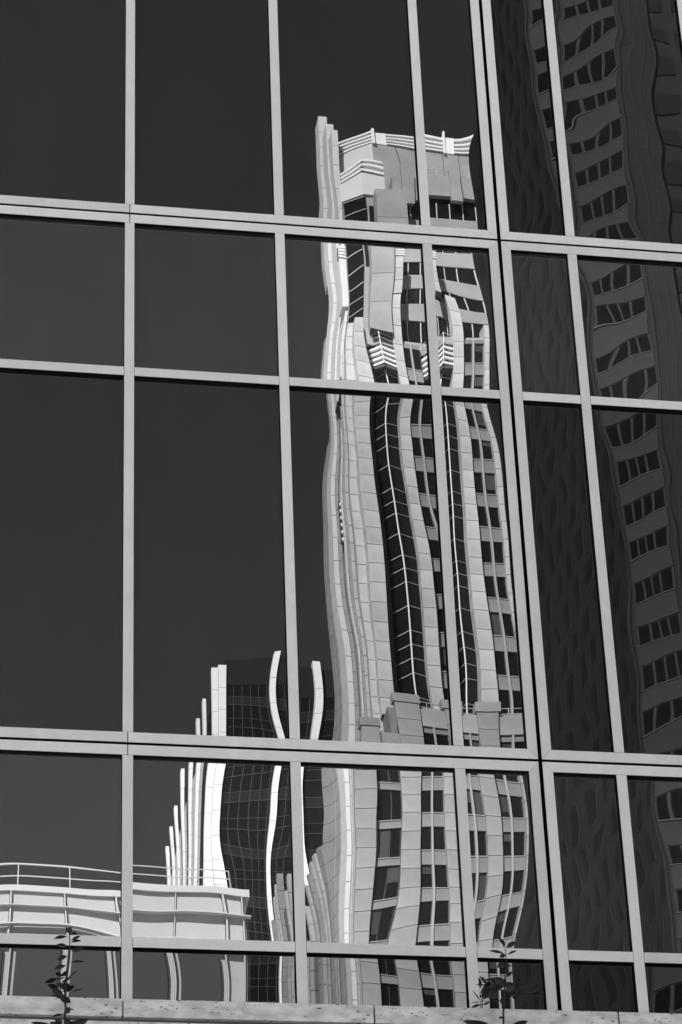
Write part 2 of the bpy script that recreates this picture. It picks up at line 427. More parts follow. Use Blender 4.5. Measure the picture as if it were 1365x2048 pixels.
FIELDS[(9, 0)] = [[-0.218, -0.205, -0.177, -0.116, -0.0203, 0.0927, 0.203, 0.299, 0.376, 0.436, 0.481, 0.515, 0.541, 0.56, 0.575, 0.586, 0.596, 0.604], [-0.299, -0.293, -0.274, -0.207, -0.0934, 0.0381, 0.158, 0.254, 0.326, 0.378, 0.416, 0.443, 0.463, 0.479, 0.491, 0.5, 0.509, 0.516], [-0.378, -0.381, -0.38, -0.305, -0.164, -0.00639, 0.122, 0.214, 0.276, 0.318, 0.348, 0.369, 0.384, 0.396, 0.405, 0.413, 0.42, 0.427], [-0.46, -0.471, -0.495, -0.407, -0.223, -0.0303, 0.0995, 0.178, 0.224, 0.254, 0.274, 0.289, 0.3, 0.309, 0.317, 0.324, 0.33, 0.336], [-0.555, -0.602, -0.581, -0.484, -0.258, -0.0253, 0.086, 0.136, 0.162, 0.179, 0.191, 0.202, 0.21, 0.218, 0.224, 0.231, 0.237, 0.243], [-0.486, -0.45, -0.482, -0.409, -0.221, 0, 0.0555, 0.0688, 0.0766, 0.0854, 0.0948, 0.104, 0.113, 0.121, 0.128, 0.134, 0.141, 0.147], [-0.499, -0.374, -0.413, -0.328, -0.198, -0.0494, -0.0506, -0.0515, -0.0428, -0.0299, -0.0163, -0.0035, 0.00797, 0.018, 0.0268, 0.0347, 0.042, 0.049], [-0.801, -0.634, -0.346, -0.153, -0.132, -0.268, -0.255, -0.22, -0.189, -0.162, -0.138, -0.119, -0.102, -0.0886, -0.0772, -0.0675, -0.0589, -0.0511], [-1.1, -0.826, -0.392, -0.122, -0.123, -0.326, -0.385, -0.371, -0.335, -0.298, -0.265, -0.238, -0.215, -0.197, -0.183, -0.171, -0.161, -0.152]]
FIELDS[(9, 1)] = [[0.00703, 0.0231, -0.0177, 0.0267, 0.0456, -0.101, 0.0416, -0.0251, -0.0946, 0.0209], [0.149, -0.146, -0.165, -0.165, 0.198, -0.0252, -0.00595, -0.0787, -0.094, -0.203], [0.017, 0.026, -0.198, -0.104, -0.0744, -0.0026, 0.0244, 0.113, 0.136, 0.107], [0.134, -0.117, -0.0554, 0.114, 0.0289, 0.00187, -0.198, -0.186, 0.0731, 0.0342], [-0.0296, -0.0413, -0.173, 0.0371, 0.103, 0.164, 0.00491, -0.0204, -0.11, 0.122], [0.171, -0.0613, 0.0291, 0.00907, -0.0574, -0.25, -0.0366, 0.0607, -0.144, -0.0839], [-0.328, 0.128, 0.05, 0.00455, -0.027, -0.0637, -0.00788, -0.031, -0.0248, -0.00338], [0.0126, 0.155, -0.145, 0.0262, -0.0625, -0.114, -0.237, 0.0607, -0.099, -0.076], [0.046, -0.109, 0.0016, -0.00849, 0.0792, 0.1, -0.0877, 0.0907, -0.0107, 0.0113]]
FIELDS[(9, 2)] = [[-0.0223, 0.0766, -0.122, 0.025, 0.117, -0.0294, 0.202, -0.0746, 0.0204, -0.0493, -0.0629, -0.113, -0.055, -0.00622, -0.0813, 0.0872, 0.151, -0.154], [0.0825, 0.0178, 0.0233, 0.245, 0.119, 0.0324, 0.0173, -0.217, 0.0772, -0.0749, 0.0176, 0.00976, 0.096, 0.203, 0.0984, 0.127, -0.0235, 0.0456], [0.0769, -0.144, 0.204, -0.0715, -0.128, 0.163, 0.212, -0.0703, -0.0613, 0.311, 0.0113, -0.198, -0.0612, 0.2, 0.0659, 0.0752, 0.122, 0.0676], [-0.0333, -0.159, 0.0446, -0.112, -0.00562, 0.176, 0.0541, 0.00595, 0.00657, 0.0731, 0.0921, -0.132, 0.0185, 0.172, 0.0754, -0.0765, -0.068, -0.206], [-0.0793, 0.161, -0.00695, -0.0855, -0.0576, -0.0111, -0.0107, -0.0354, -0.0769, 0.0637, 0.154, -0.0568, -0.0541, 0.119, -0.146, -0.0591, -0.0378, 0.0168], [-0.0275, -0.0887, 0.0311, -0.119, -0.174, -0.203, 0.0749, -0.174, 0.0447, 0.0671, 0.0807, -0.0175, -0.0548, 0.00857, -0.0594, -0.129, 0.126, -0.0894], [0.18, 0.0515, -0.0455, 0.0438, 0.123, -0.138, -0.0927, -0.105, 0.0165, 0.0404, 0.0029, -0.0728, -0.0528, 0.119, 0.112, 0.0131, -0.131, 0.0628], [0.0288, 0.0253, 0.173, 0.0821, -0.0974, -0.0965, 0.138, 0.0206, 0.0887, -0.0106, -0.0949, 0.0324, 0.162, 0.0399, -0.107, -0.0246, -0.0428, 0.0247], [0.11, 0.205, 0.0314, -0.0336, 0.0172, 0.0111, -0.033, 0.0119, 0.00953, -0.108, 0.0644, -0.0267, -0.0888, 0.0586, -0.0392, 0.184, 0.0571, 0.0169]]
FIELDS[(9, 3)] = [[-0.0666, -0.0318, 0.0936, -0.0602, 0.0844, -0.202, 0.028, 0.0895, 0.0416, 0.00727], [0.109, -0.0779, -0.0908, 0.018, 0.128, 0.0507, -0.0119, 0.0375, 0.0517, -0.117], [-0.274, -0.0951, -0.142, -0.0505, -0.113, -0.0791, 0.0509, 0.0174, 0.00534, 0.174], [-0.0379, -0.0297, 0.135, -0.103, -0.154, 0.14, 0.0428, 0.0694, 0.0732, 0.1], [-0.0373, 0.00248, -0.101, 0.0243, 0.0337, -0.0346, 0.0777, 0.306, -0.104, 0.0945], [0.106, 0.119, -0.0681, 0.132, 0.0781, 0, -0.021, 0.038, 0.107, 0.102], [0.243, -0.0206, 0.077, -0.0277, 0.0936, 0.0286, -0.0442, -0.117, -0.0613, 0.0397], [0.163, 0.0931, -0.104, -0.0334, 0.0184, 0.00113, 0.019, 0.0891, 0.0314, -0.0601], [-0.184, -0.0266, -0.161, -0.0104, 0.0363, -0.13, -0.0116, -0.0327, 0.191, 0.0449]]
FIELDS[(10, -2)] = [[0.101, 0.102, 0.0899, 0.0284, -0.134, -0.334], [0.0406, 0.0434, 0.0456, 0.0125, -0.165, -0.367], [-0.0168, -0.0194, -0.0119, 0.00125, -0.201, -0.385], [-0.0577, -0.0743, -0.0976, -0.0709, -0.242, -0.334], [-0.0619, -0.0637, -0.0694, -0.0813, -0.161, -0.124], [-0.0453, -0.0219, 0, -0.0143, 0.0541, 0.215], [-0.0359, 0.0121, 0.0823, 0.134, 0.341, 0.539], [-0.06, -0.0239, 0.0117, 0.0428, 0.29, 0.591], [-0.104, -0.0841, -0.0689, -0.0223, 0.223, 0.556]]
FIELDS[(10, -1)] = [[-1.13, -1.03, -0.972, -1, -1.11, -1.08, -1.01, -1.02, -1, -0.929], [-0.844, -0.673, -0.5, -0.36, -0.307, -0.234, -0.182, -0.144, -0.137, -0.154], [-0.626, -0.432, -0.17, 0.129, 0.349, 0.492, 0.526, 0.58, 0.493, 0.374], [-0.463, -0.392, -0.139, 0.084, 0.201, 0.281, 0.31, 0.361, 0.434, 0.449], [-0.0184, 0.0446, 0.205, 0.324, 0.375, 0.364, 0.49, 0.452, 0.402, 0.374], [0.505, 0.489, 0.303, 0.199, 0.124, 0.0616, 0.0451, 0.0118, 0.128, 0.131], [0.782, 0.698, 0.514, 0.262, 0.153, 0.0422, -0.0868, -0.145, -0.193, -0.192], [0.86, 0.66, 0.437, 0.13, 0.0514, -0.0318, -0.139, -0.247, -0.343, -0.322], [1.03, 0.855, 0.651, 0.393, 0.267, 0.149, 0.0252, -0.0492, -0.0905, -0.153]]
FIELDS[(10, 0)] = [[-2.41, -1.84, -1.19, -0.622, -0.233, 0, 0.224, 0.406, 0.546, 0.653, 0.715, 0.754, 0.884, 1.13, 1.36, 1.52, 1.67, 1.83], [-2.2, -1.7, -1.09, -0.556, -0.163, 0.0712, 0.309, 0.467, 0.577, 0.662, 0.68, 0.634, 0.702, 0.93, 1.13, 1.2, 1.36, 1.52], [-1.9, -1.34, -0.893, -0.452, 0.0119, 0.33, 0.444, 0.527, 0.613, 0.673, 0.65, 0.546, 0.558, 0.728, 0.856, 0.809, 1.02, 1.21], [-1.98, -1.52, -1.13, -0.715, -0.218, 0.147, 0.334, 0.489, 0.628, 0.675, 0.629, 0.564, 0.521, 0.464, 0.335, 0.355, 0.7, 0.971], [-2.32, -1.92, -1.56, -1.16, -0.637, -0.248, 0.14, 0.416, 0.595, 0.679, 0.705, 0.732, 0.708, 0.616, 0.578, 0.647, 0.933, 1], [-2.74, -2.32, -1.85, -1.31, -0.792, -0.343, 0.0547, 0.331, 0.503, 0.592, 0.626, 0.719, 0.81, 0.75, 0.777, 0.777, 0.958, 0.935], [-3.21, -2.78, -2.31, -1.73, -1.1, -0.654, -0.232, 0.0842, 0.319, 0.502, 0.709, 0.86, 1.07, 1.2, 1.17, 1.27, 1.07, 0.897], [-3.69, -3.21, -2.64, -1.84, -1.13, -0.649, -0.218, 0.118, 0.382, 0.515, 0.785, 1.07, 1.34, 1.48, 1.53, 1.66, 1.37, 1.05], [-4.19, -3.71, -3.17, -2.53, -1.95, -1.48, -1.09, -0.738, -0.419, -0.0675, 0.414, 0.938, 1.35, 1.56, 1.67, 1.73, 1.5, 1.2]]
FIELDS[(10, 1)] = [[-0.383, -0.315, -0.196, -0.00104, 0.252, 0.451, 0.552, 0.597, 0.611, 0.61], [-0.48, -0.46, -0.396, -0.238, 0.0444, 0.252, 0.329, 0.367, 0.378, 0.371], [-0.529, -0.568, -0.587, -0.517, -0.187, 0.0357, 0.0876, 0.138, 0.146, 0.135], [-0.499, -0.577, -0.698, -0.813, -0.57, -0.33, -0.178, -0.0694, -0.0851, -0.0817], [-0.422, -0.411, -0.563, -0.689, -0.819, -0.78, -0.502, -0.325, -0.337, -0.201], [-0.581, -0.613, -0.581, -0.422, -0.326, -0.442, -0.274, -0.21, -0.0418, 0.0419], [-0.557, -0.437, -0.155, 0.0247, 0.189, 0.132, 0.0673, 0.0413, 0.159, 0.254], [-0.288, -0.0453, 0.284, 0.583, 0.744, 0.689, 0.548, 0.458, 0.479, 0.529], [0.0776, 0.384, 0.734, 1.04, 1.19, 1.16, 1.02, 0.895, 0.85, 0.851]]
FIELDS[(10, 2)] = [[-0.0108, 0.2, 0.387, 0.448, 0.42, 0.361, 0.321, 0.298, 0.284, 0.277, 0.276, 0.278, 0.281, 0.283, 0.286, 0.288, 0.29, 0.292], [-0.105, 0.114, 0.338, 0.375, 0.315, 0.226, 0.196, 0.19, 0.192, 0.2, 0.209, 0.217, 0.223, 0.228, 0.231, 0.234, 0.237, 0.239], [-0.184, 0.0292, 0.29, 0.294, 0.208, 0.0661, 0.0578, 0.081, 0.106, 0.129, 0.147, 0.159, 0.168, 0.174, 0.178, 0.181, 0.184, 0.186], [-0.213, -0.0297, 0.0738, 0.169, 0.132, -0.0451, -0.0639, -0.0127, 0.0407, 0.075, 0.0958, 0.109, 0.117, 0.122, 0.126, 0.129, 0.131, 0.133], [-0.311, -0.188, -0.071, 0.157, 0.19, 0.0409, -0.00821, 0.00982, 0.0317, 0.0475, 0.0577, 0.0643, 0.0688, 0.0722, 0.0748, 0.0769, 0.0788, 0.0806], [-0.411, -0.294, -0.182, 0.16, 0.307, -0.0236, 0.0352, 0.0462, 0.0354, 0.0268, 0.0225, 0.0211, 0.0212, 0.0222, 0.0235, 0.0249, 0.0264, 0.028], [-0.554, -0.403, -0.327, -0.0989, 0.146, 0.029, 0.0779, 0.0433, 0.00854, -0.012, -0.0227, -0.0276, -0.0294, -0.0295, -0.0288, -0.0277, -0.0263, -0.0249], [-0.893, -0.789, -0.655, -0.466, -0.29, -0.175, -0.0958, -0.0855, -0.0818, -0.083, -0.0846, -0.0851, -0.0848, -0.0838, -0.0825, -0.081, -0.0795, -0.078], [-1.28, -1.18, -1.03, -0.835, -0.633, -0.443, -0.311, -0.242, -0.198, -0.172, -0.157, -0.149, -0.144, -0.14, -0.137, -0.135, -0.133, -0.131]]
FIELDS[(10, 3)] = [[0, 0, 0, 0, 0, 0, 0, 0, 0, 0], [0, 0, 0, 0, 0, 0, 0, 0, 0, 0], [0, 0, 0, 0, 0, 0, 0, 0, 0, 0], [0, 0, 0, 0, 0, 0, 0, 0, 0, 0], [0, 0, 0, 0, 0, 0, 0, 0, 0, 0], [0, 0, 0, 0, 0, 0, 0, 0, 0, 0], [0, 0, 0, 0, 0, 0, 0, 0, 0, 0], [0, 0, 0, 0, 0, 0, 0, 0, 0, 0], [0, 0, 0, 0, 0, 0, 0, 0, 0, 0]]
FIELDS[(11, -2)] = [[-2.09, -2.06, -2.03, -1.99, -1.98, -2], [-1.08, -1.07, -1.06, -1.03, -1.03, -1.04], [-0.046, -0.0536, -0.0717, -0.0919, -0.0833, -0.0563], [1.03, 1.03, 1.04, 1.02, 1.01, 1.02], [2.12, 2.12, 2.13, 2.12, 2.11, 2.11]]
FIELDS[(11, -1)] = [[-1.44, -1.08, -0.631, -0.182, -0.0819, -0.112, -0.118, -0.159, -0.127, -0.178], [-1.09, -0.921, -0.549, -0.0776, 0.164, 0.249, 0.24, 0.0878, -0.168, -0.278], [-0.233, -0.163, -0.013, -0.0715, -0.0101, 0.00893, 0.0215, 0.0246, -0.0214, -0.0219], [0.941, 0.928, 0.72, 0.351, 0.148, 0.16, 0.0679, 0.101, 0.237, 0.255], [1.73, 1.47, 1.03, 0.455, -0.031, -0.286, -0.408, -0.38, -0.336, -0.215]]
FIELDS[(11, 0)] = [[-3.04, -2.4, -1.69, -0.83, -0.0886, 0.303, 0.541, 0.844, 1.15, 1.3, 1.37, 1.48, 1.58, 1.66, 1.63, 1.63, 1.73, 1.72], [-3.37, -2.79, -2.21, -1.48, -0.782, -0.234, 0.068, 0.302, 0.516, 0.713, 0.922, 1.06, 1.14, 1.2, 1.22, 1.19, 1.03, 1.11], [-3.59, -2.94, -2.2, -1.4, -0.851, -0.279, 0.144, 0.465, 0.685, 0.936, 1.14, 1.19, 1.31, 1.38, 1.4, 1.36, 1.43, 1.55], [-3.97, -3.34, -2.68, -2, -1.3, -0.71, -0.264, 0.134, 0.466, 0.719, 0.965, 1.18, 1.36, 1.47, 1.46, 1.68, 1.95, 1.99], [-4.5, -3.95, -3.39, -2.81, -2.1, -1.44, -0.794, -0.123, 0.292, 0.473, 0.641, 0.774, 0.83, 0.934, 1.13, 1.39, 1.57, 1.72]]
FIELDS[(11, 1)] = [[-0.654, -0.332, 0.11, 0.462, 0.574, 0.258, -0.309, -0.66, -0.791, -0.819], [-0.508, -0.406, -0.263, -0.288, -0.262, -0.416, -0.769, -0.677, -0.514, -0.392], [0.012, 0.0722, 0.0245, -0.00333, -0.0544, -0.0769, 0.11, 0.153, 0.195, 0.259], [0.349, 0.328, 0.199, 0.128, -0.0179, 0.0769, 0.371, 0.62, 0.709, 0.787], [0.403, 0.288, 0.152, -0.0192, -0.236, -0.312, -0.0586, 0.421, 0.767, 1.01]]
FIELDS[(11, 2)] = [[0.471, 0.428, 0.377, 0.311, 0.256, 0.216, 0.143, -0.0205, -0.168, -0.285, -0.384, -0.469, -0.543, -0.608, -0.665, -0.716, -0.763, -0.808], [0.679, 0.645, 0.606, 0.525, 0.479, 0.505, 0.484, 0.169, -0.0107, -0.166, -0.307, -0.428, -0.53, -0.614, -0.683, -0.742, -0.794, -0.842], [0.874, 0.85, 0.835, 0.723, 0.643, 0.653, 0.803, 0.535, 0.227, -0.0407, -0.253, -0.416, -0.541, -0.637, -0.714, -0.777, -0.831, -0.881], [1.05, 1.02, 0.985, 0.991, 1.05, 1.16, 1.1, 0.744, 0.274, -0.0698, -0.308, -0.476, -0.598, -0.692, -0.765, -0.826, -0.878, -0.927], [1.2, 1.16, 1.12, 1.13, 1.13, 0.973, 0.476, 0.00233, -0.229, -0.387, -0.513, -0.616, -0.701, -0.772, -0.832, -0.885, -0.933, -0.979]]
FIELDS[(11, 3)] = [[0, 0, 0, 0, 0, 0, 0, 0, 0, 0], [0, 0, 0, 0, 0, 0, 0, 0, 0, 0], [0, 0, 0, 0, 0, 0, 0, 0, 0, 0], [0, 0, 0, 0, 0, 0, 0, 0, 0, 0], [0, 0, 0, 0, 0, 0, 0, 0, 0, 0]]
FIELDS[(12, -2)] = [[-0.38, 0.0841, 0.0773, -0.047, -0.0828, 0.111], [0.123, 0.0764, -0.21, -0.0628, -0.325, -0.313], [-0.127, -0.227, -0.0991, 0.479, 0.0805, -0.196], [-0.452, -0.189, -0.309, -0.462, 0.121, -0.121], [0.0633, 0.593, 0.0293, -0.00148, 0.0448, -0.0783]]
FIELDS[(12, -1)] = [[-0.19, -0.0675, 0.204, -0.0787, -0.298, -0.274, -0.23, -0.0214, 0.0731, 0.0737], [0.216, -0.0613, 0.148, 0.0474, 0.125, -0.383, 0.236, -0.321, -0.236, 0.146], [-0.0863, 0.346, 0.0254, -0.211, 0.0257, -0.0852, 0.306, 0.322, 0.144, -0.0845], [0.0139, 0.207, -0.163, -0.161, 0.168, 0.145, -0.0484, -0.0557, -0.392, 0.235], [-0.0252, -0.287, -0.227, -0.18, 0.339, 0.137, -0.268, 0.37, 0.267, -0.212]]
FIELDS[(12, 0)] = [[-0.532, 0.192, -0.121, -0.0273, -0.105, 0.252, 0.296, 0.162, -0.0301, 0.0524, 0.124, -0.315, 0.249, -0.0637, 0.0526, 0.028, 0.182, 0.214], [0.443, -0.0695, -0.179, 0.029, -0.128, 0.175, -0.158, 0.0301, 0.192, 0.207, 0.0453, 0.287, 0.262, -0.335, 0.0771, 0.0415, -0.054, -0.121], [0.015, 0.0837, 0.0617, 0.28, 0.206, -0.111, -0.144, 0.177, -0.132, 0.0408, 0.103, 0.214, 0.111, 0.297, -0.084, 0.142, -0.124, 0.0454], [0.0329, -0.178, -0.513, 0.199, 0.0808, 0.0364, -0.132, -0.0583, 0.0994, 0.0123, 0.24, 0.0316, -0.156, 0.13, -0.119, 0.0511, -0.354, -0.0625], [0.119, -0.123, 0.00111, 0.124, 0.0196, 0.363, -0.0459, -0.0301, -0.0264, -0.39, -0.301, 0.112, -0.0604, 0.283, -0.0102, -0.0286, 0.211, 0.0607]]
FIELDS[(12, 1)] = [[0.326, -0.206, 0.0935, 0.141, 0.117, 0.236, 0.212, 0.014, -0.104, 0.204], [0.0186, 0.201, 0.281, 0.0517, -0.168, -0.0377, 0.172, -0.0327, 0.251, 0.0244], [0.0437, -0.107, -0.00163, 0.237, -0.0502, -0.0486, -0.138, 0.173, -0.288, -0.115], [0.197, 0.299, -0.0299, 0.207, -0.383, 0.165, 0.0715, -0.232, -0.343, -0.0887], [0.064, 0.0857, 0.0341, 0.166, 0.152, -0.265, -0.0651, -0.0909, 0.217, -0.0874]]
FIELDS[(12, 2)] = [[-1.25, -1.47, -1.08, -1.67, -1.81, -1.99, -2.07, -1.73, -2.43, -2.59, -2.56, -2.48, -2.84, -2.54, -2.58, -2.78, -2.79, -2.89], [-0.634, -0.749, -0.369, -0.375, -0.936, -1.05, -1.5, -1.31, -1.18, -1.2, -1.35, -1.27, -1.35, -1.52, -1.15, -1.82, -1.64, -1.54], [0.0416, 0.0585, 0.206, 0.104, 0.0137, -0.0165, -0.0832, -0.0772, -0.271, -0.244, -0.188, 0.0644, 0.0974, 0.12, 0.125, 0.208, -0.146, 0.276], [0.886, 1.16, 0.881, 0.831, 0.778, 1.05, 0.769, 1.08, 1.25, 1.4, 1.16, 1.52, 1.77, 1.32, 1.72, 1.45, 1.51, 1.61], [1.32, 1.03, 0.906, 1.44, 1.44, 1.99, 2.26, 2.39, 2.36, 2.46, 2.32, 2.83, 2.73, 2.89, 3.35, 3.14, 3, 2.71]]
FIELDS[(12, 3)] = [[0.147, 0.304, -0.16, 0.0865, -0.0996, -0.0273, -0.0696, -0.315, -0.0986, -0.317], [0.276, 0.208, 0.011, 0.0574, 0.0137, 0.0415, 0.041, -0.0447, -0.0304, -0.262], [-0.195, -0.117, 0.0433, -0.0707, 0.377, -0.0347, -0.0676, 0.0876, 0.205, 0.367], [0.194, -0.113, -0.0304, 0.209, 0.0538, 0.16, -0.0112, 0.318, 0.288, 0.225], [0.0349, -0.311, -0.26, 0.0685, 0.133, -0.565, -0.0878, 0.23, 0.192, -0.092]]
FIELDS[(13, -2)] = [[0.104, 0.00914, -0.0297, 0.18, 0.183, -0.0774], [-0.143, -0.2, -0.217, 0.214, 0.298, 0.0385], [0.17, -0.101, -0.00508, 0.149, 0.0552, 0], [-0.254, -0.221, -0.0586, -0.0804, -0.00543, -0.0935], [-0.0278, 0.0156, 0.0866, 0.0164, -0.0795, -0.0374], [0.147, -0.0263, -0.145, -0.151, 0.0498, 0.0928], [0.196, -0.0447, 0.22, -0.049, -0.0311, -0.0835], [0.0866, 0.168, 0, -0.0734, -0.236, 0.0275], [-0.049, -0.027, -0.094, -0.132, -0.0628, 0.0735]]
FIELDS[(13, -1)] = [[4.08, 3.94, 4.01, 3.92, 3.83, 3.41, 3.63, 3.55, 3.66, 3.33], [2.93, 2.8, 3.02, 3.03, 3.08, 2.62, 2.63, 2.48, 2.65, 2.5], [1.8, 1.9, 1.99, 1.83, 1.8, 1.7, 1.62, 1.36, 1.41, 1.56], [0.872, 0.845, 0.947, 0.893, 0.939, 0.612, 0.958, 1.02, 0.633, 0.603], [-0.15, -0.0358, -0.0609, -0.63, -0.605, -0.16, -0.066, 0.0458, 0, 0.245], [-1.11, -1.09, -1.14, -1.02, -1.36, -0.98, -1.04, -1.11, -0.697, -0.795], [-1.71, -1.89, -1.85, -1.93, -1.84, -1.92, -1.51, -1.88, -1.45, -1.74], [-2.55, -2.67, -2.62, -2.45, -2.64, -2.77, -2.54, -2.45, -2.91, -2.37], [-3.26, -3.7, -3.44, -3.28, -3.57, -3.44, -3.4, -3.25, -3.15, -3.32]]
FIELDS[(13, 0)] = [[1.85, 2.01, 1.99, 1.93, 2.24, 1.84, 1.97, 1.8, 1.73, 1.74, 1.67, 1.92, 1.38, 1.14, 1.07, 0.94, 0.764, 1.18], [1.35, 1.15, 1.31, 1.21, 1.43, 1.15, 0.892, 1.03, 1.15, 1.2, 1.01, 0.899, 0.909, 0.723, 0.695, 0.329, 0.343, 0.531], [0.502, 0.426, 0.511, 0.501, 0.615, 0.491, 0.482, 0.46, 0.356, 0.241, 0.0189, 0.101, 0.112, 0.285, -0.0289, 0.304, 0.173, 0.373], [0.182, 0.0366, 0.262, 0.0899, -0.105, -0.12, -0.388, -0.241, -0.402, -0.291, -0.539, -0.403, -0.265, -0.344, -0.284, -0.0065, -0.0362, -0.0861], [-0.236, -0.459, -0.141, -0.615, -0.503, -0.444, -0.642, -0.302, -0.194, -0.211, -0.213, -0.287, -0.409, -0.183, -0.101, -0.0431, -0.125, -0.266], [-0.887, -0.525, -0.558, -0.31, -0.561, -0.683, -0.492, -0.435, -0.486, -0.443, -0.565, -0.605, -0.211, -0.621, -0.312, 0.00289, -0.146, -0.17], [-1.09, -0.887, -0.716, -0.704, -0.746, -0.906, -0.613, -0.803, -0.695, -0.665, -0.244, -0.65, -0.504, -0.751, -0.111, -0.169, -0.52, -0.539], [-0.685, -1.09, -0.639, -0.989, -1.28, -0.663, -0.696, -0.595, -0.722, -0.627, -0.425, -0.727, -0.867, -0.336, -0.508, -0.167, -0.439, -0.435], [-1.13, -1.45, -0.861, -1.12, -1, -0.686, -0.841, -0.653, -0.687, -0.571, -0.62, -0.46, -0.642, -0.488, -0.631, -0.297, -0.82, -0.435]]
FIELDS[(13, 1)] = [[0.66, 0.681, 0.625, 0.839, 1.17, 0.689, 0.228, 0.0445, -0.0111, 0.0767], [0.323, 0.561, 0.37, 0.465, 0.761, 0.507, 0.355, 0.546, 0.0977, -0.0155], [-0.31, 0.256, 0.171, 0.36, 0.755, 0.453, -0.179, 0.104, 0.379, 0.353], [-0.342, 0.15, 0.367, 0.0531, -0.18, -0.182, -0.0112, 0.158, 0.203, 0.111], [-0.156, -0.00636, -0.171, -0.296, -0.123, 0.0459, -0.186, 0.0449, -0.00623, 0.267], [-0.301, 0.0068, -0.192, -0.307, -0.494, -0.302, -0.326, -0.0717, 0.0865, -0.0046], [-0.162, -0.196, -0.0883, -0.5, -0.452, -0.484, -0.296, -0.198, 0.21, -0.405], [-0.101, -0.239, -0.131, -0.651, -0.244, -0.668, -0.284, -0.23, -0.272, -0.38], [-0.45, -0.335, -0.515, -0.751, -0.756, -0.345, -0.322, -0.34, -0.396, -0.331]]
FIELDS[(13, 2)] = [[0.018, -0.0393, -0.189, -0.102, -0.11, -0.0826, -0.469, -0.191, 0.198, -0.0128, 0.358, 0.755, 0.393, 0.511, 0.824, 0.629, 0.822, 0.844], [-0.0126, 0.144, 0.229, 0.108, -0.104, -0.0857, -0.203, 0.213, -0.0594, -0.133, 0.129, 0.456, 0.422, 0.541, 0.532, 0.648, 0.681, 0.564], [0.153, 0.244, -0.13, -0.0194, -0.181, -0.0969, -0.188, 0.416, 0.0906, 0.152, 0.132, 0.239, 0.639, 0.169, 0.435, 0.416, 0.338, 0.368], [0.138, 0.393, -0.167, 0.0699, -0.0498, -0.131, -0.0609, -0.0045, -0.0687, -0.195, 0.313, 0.0748, 0.0496, -0.0474, 0.134, 0.0939, 0.217, 0.275], [0.134, 0.167, 0.254, 0.297, 0.143, 0.25, -0.0301, 0.0542, 0.168, -0.00992, 0.242, 0.143, 0.231, -0.213, 0.104, 0.0898, -0.152, -0.11], [-0.0753, -0.128, 0.0708, 0.104, 0.0455, 0.0809, 0.262, -0.00999, 0.0996, 0.0857, 0.194, 0.274, -0.215, -0.255, -0.284, -0.226, -0.26, -0.105], [-0.0704, -0.269, 0.298, -0.149, -0.105, 0.219, 0.0169, 0.00493, 0.174, 0.238, -0.00873, -0.15, -0.377, -0.492, -0.537, -0.231, -0.363, -0.315], [-0.309, -0.0253, -0.384, 0.0236, 0.0928, -0.121, -0.21, 0.0591, -0.109, -0.16, -0.0835, -0.353, -0.314, -0.0729, -0.526, -0.336, -0.658, -0.479], [-0.291, -0.251, -0.0678, 0.196, -0.144, 0.0913, -0.0634, 0, -0.2, -0.269, -0.244, -0.41, -0.372, -0.615, -0.499, -0.505, -0.261, -0.286]]
FIELDS[(13, 3)] = [[0.0845, -0.0774, 0.1, 0.134, -0.0283, -0.133, -0.283, -0.00304, 0.311, -0.0299], [0.0649, 0.0617, 0.0808, 0.127, -0.317, -0.0206, 0.0638, -0.0107, 0.198, -0.0557], [0.152, 0.287, -0.0361, 0.00924, -0.042, 0.128, -0.337, -0.229, -0.0416, 0.145], [0.1, -0.125, 0.263, 0.0241, -0.0936, 0.0916, 0.216, -0.00393, -0.236, -0.0813], [0.0221, 0.158, -0.153, 0.0494, -0.182, 0.0197, -0.206, -0.0666, -0.236, -0.149], [-0.247, -0.308, 0.204, 0.197, 0.0848, -0.0491, 0.244, -0.0368, 0.0768, 0.191], [0.0446, 0.246, -0.0139, -0.0152, 0.0307, -0.175, -0.162, 0.134, -0.267, 0.191], [0.0543, 0.2, 0.133, 0.107, 0.29, -0.00106, -0.00542, 0.192, -0.0945, 0.193], [0.122, -0.0691, -0.193, -0.313, 0.311, -0.228, -0.183, 0.149, 0.0862, 0.0439]]



def bspl(t, n):
    """weights of n uniform cubic B-spline controls at t in 0..1"""
    x = t * (n - 3)
    i = min(int(x), n - 4)
    f = x - i
    w = np.zeros(n)
    w[i] = (1 - f) ** 3 / 6
    w[i + 1] = (3 * f ** 3 - 6 * f ** 2 + 4) / 6
    w[i + 2] = (-3 * f ** 3 + 3 * f ** 2 + 3 * f + 1) / 6
    w[i + 3] = f ** 3 / 6
    return w


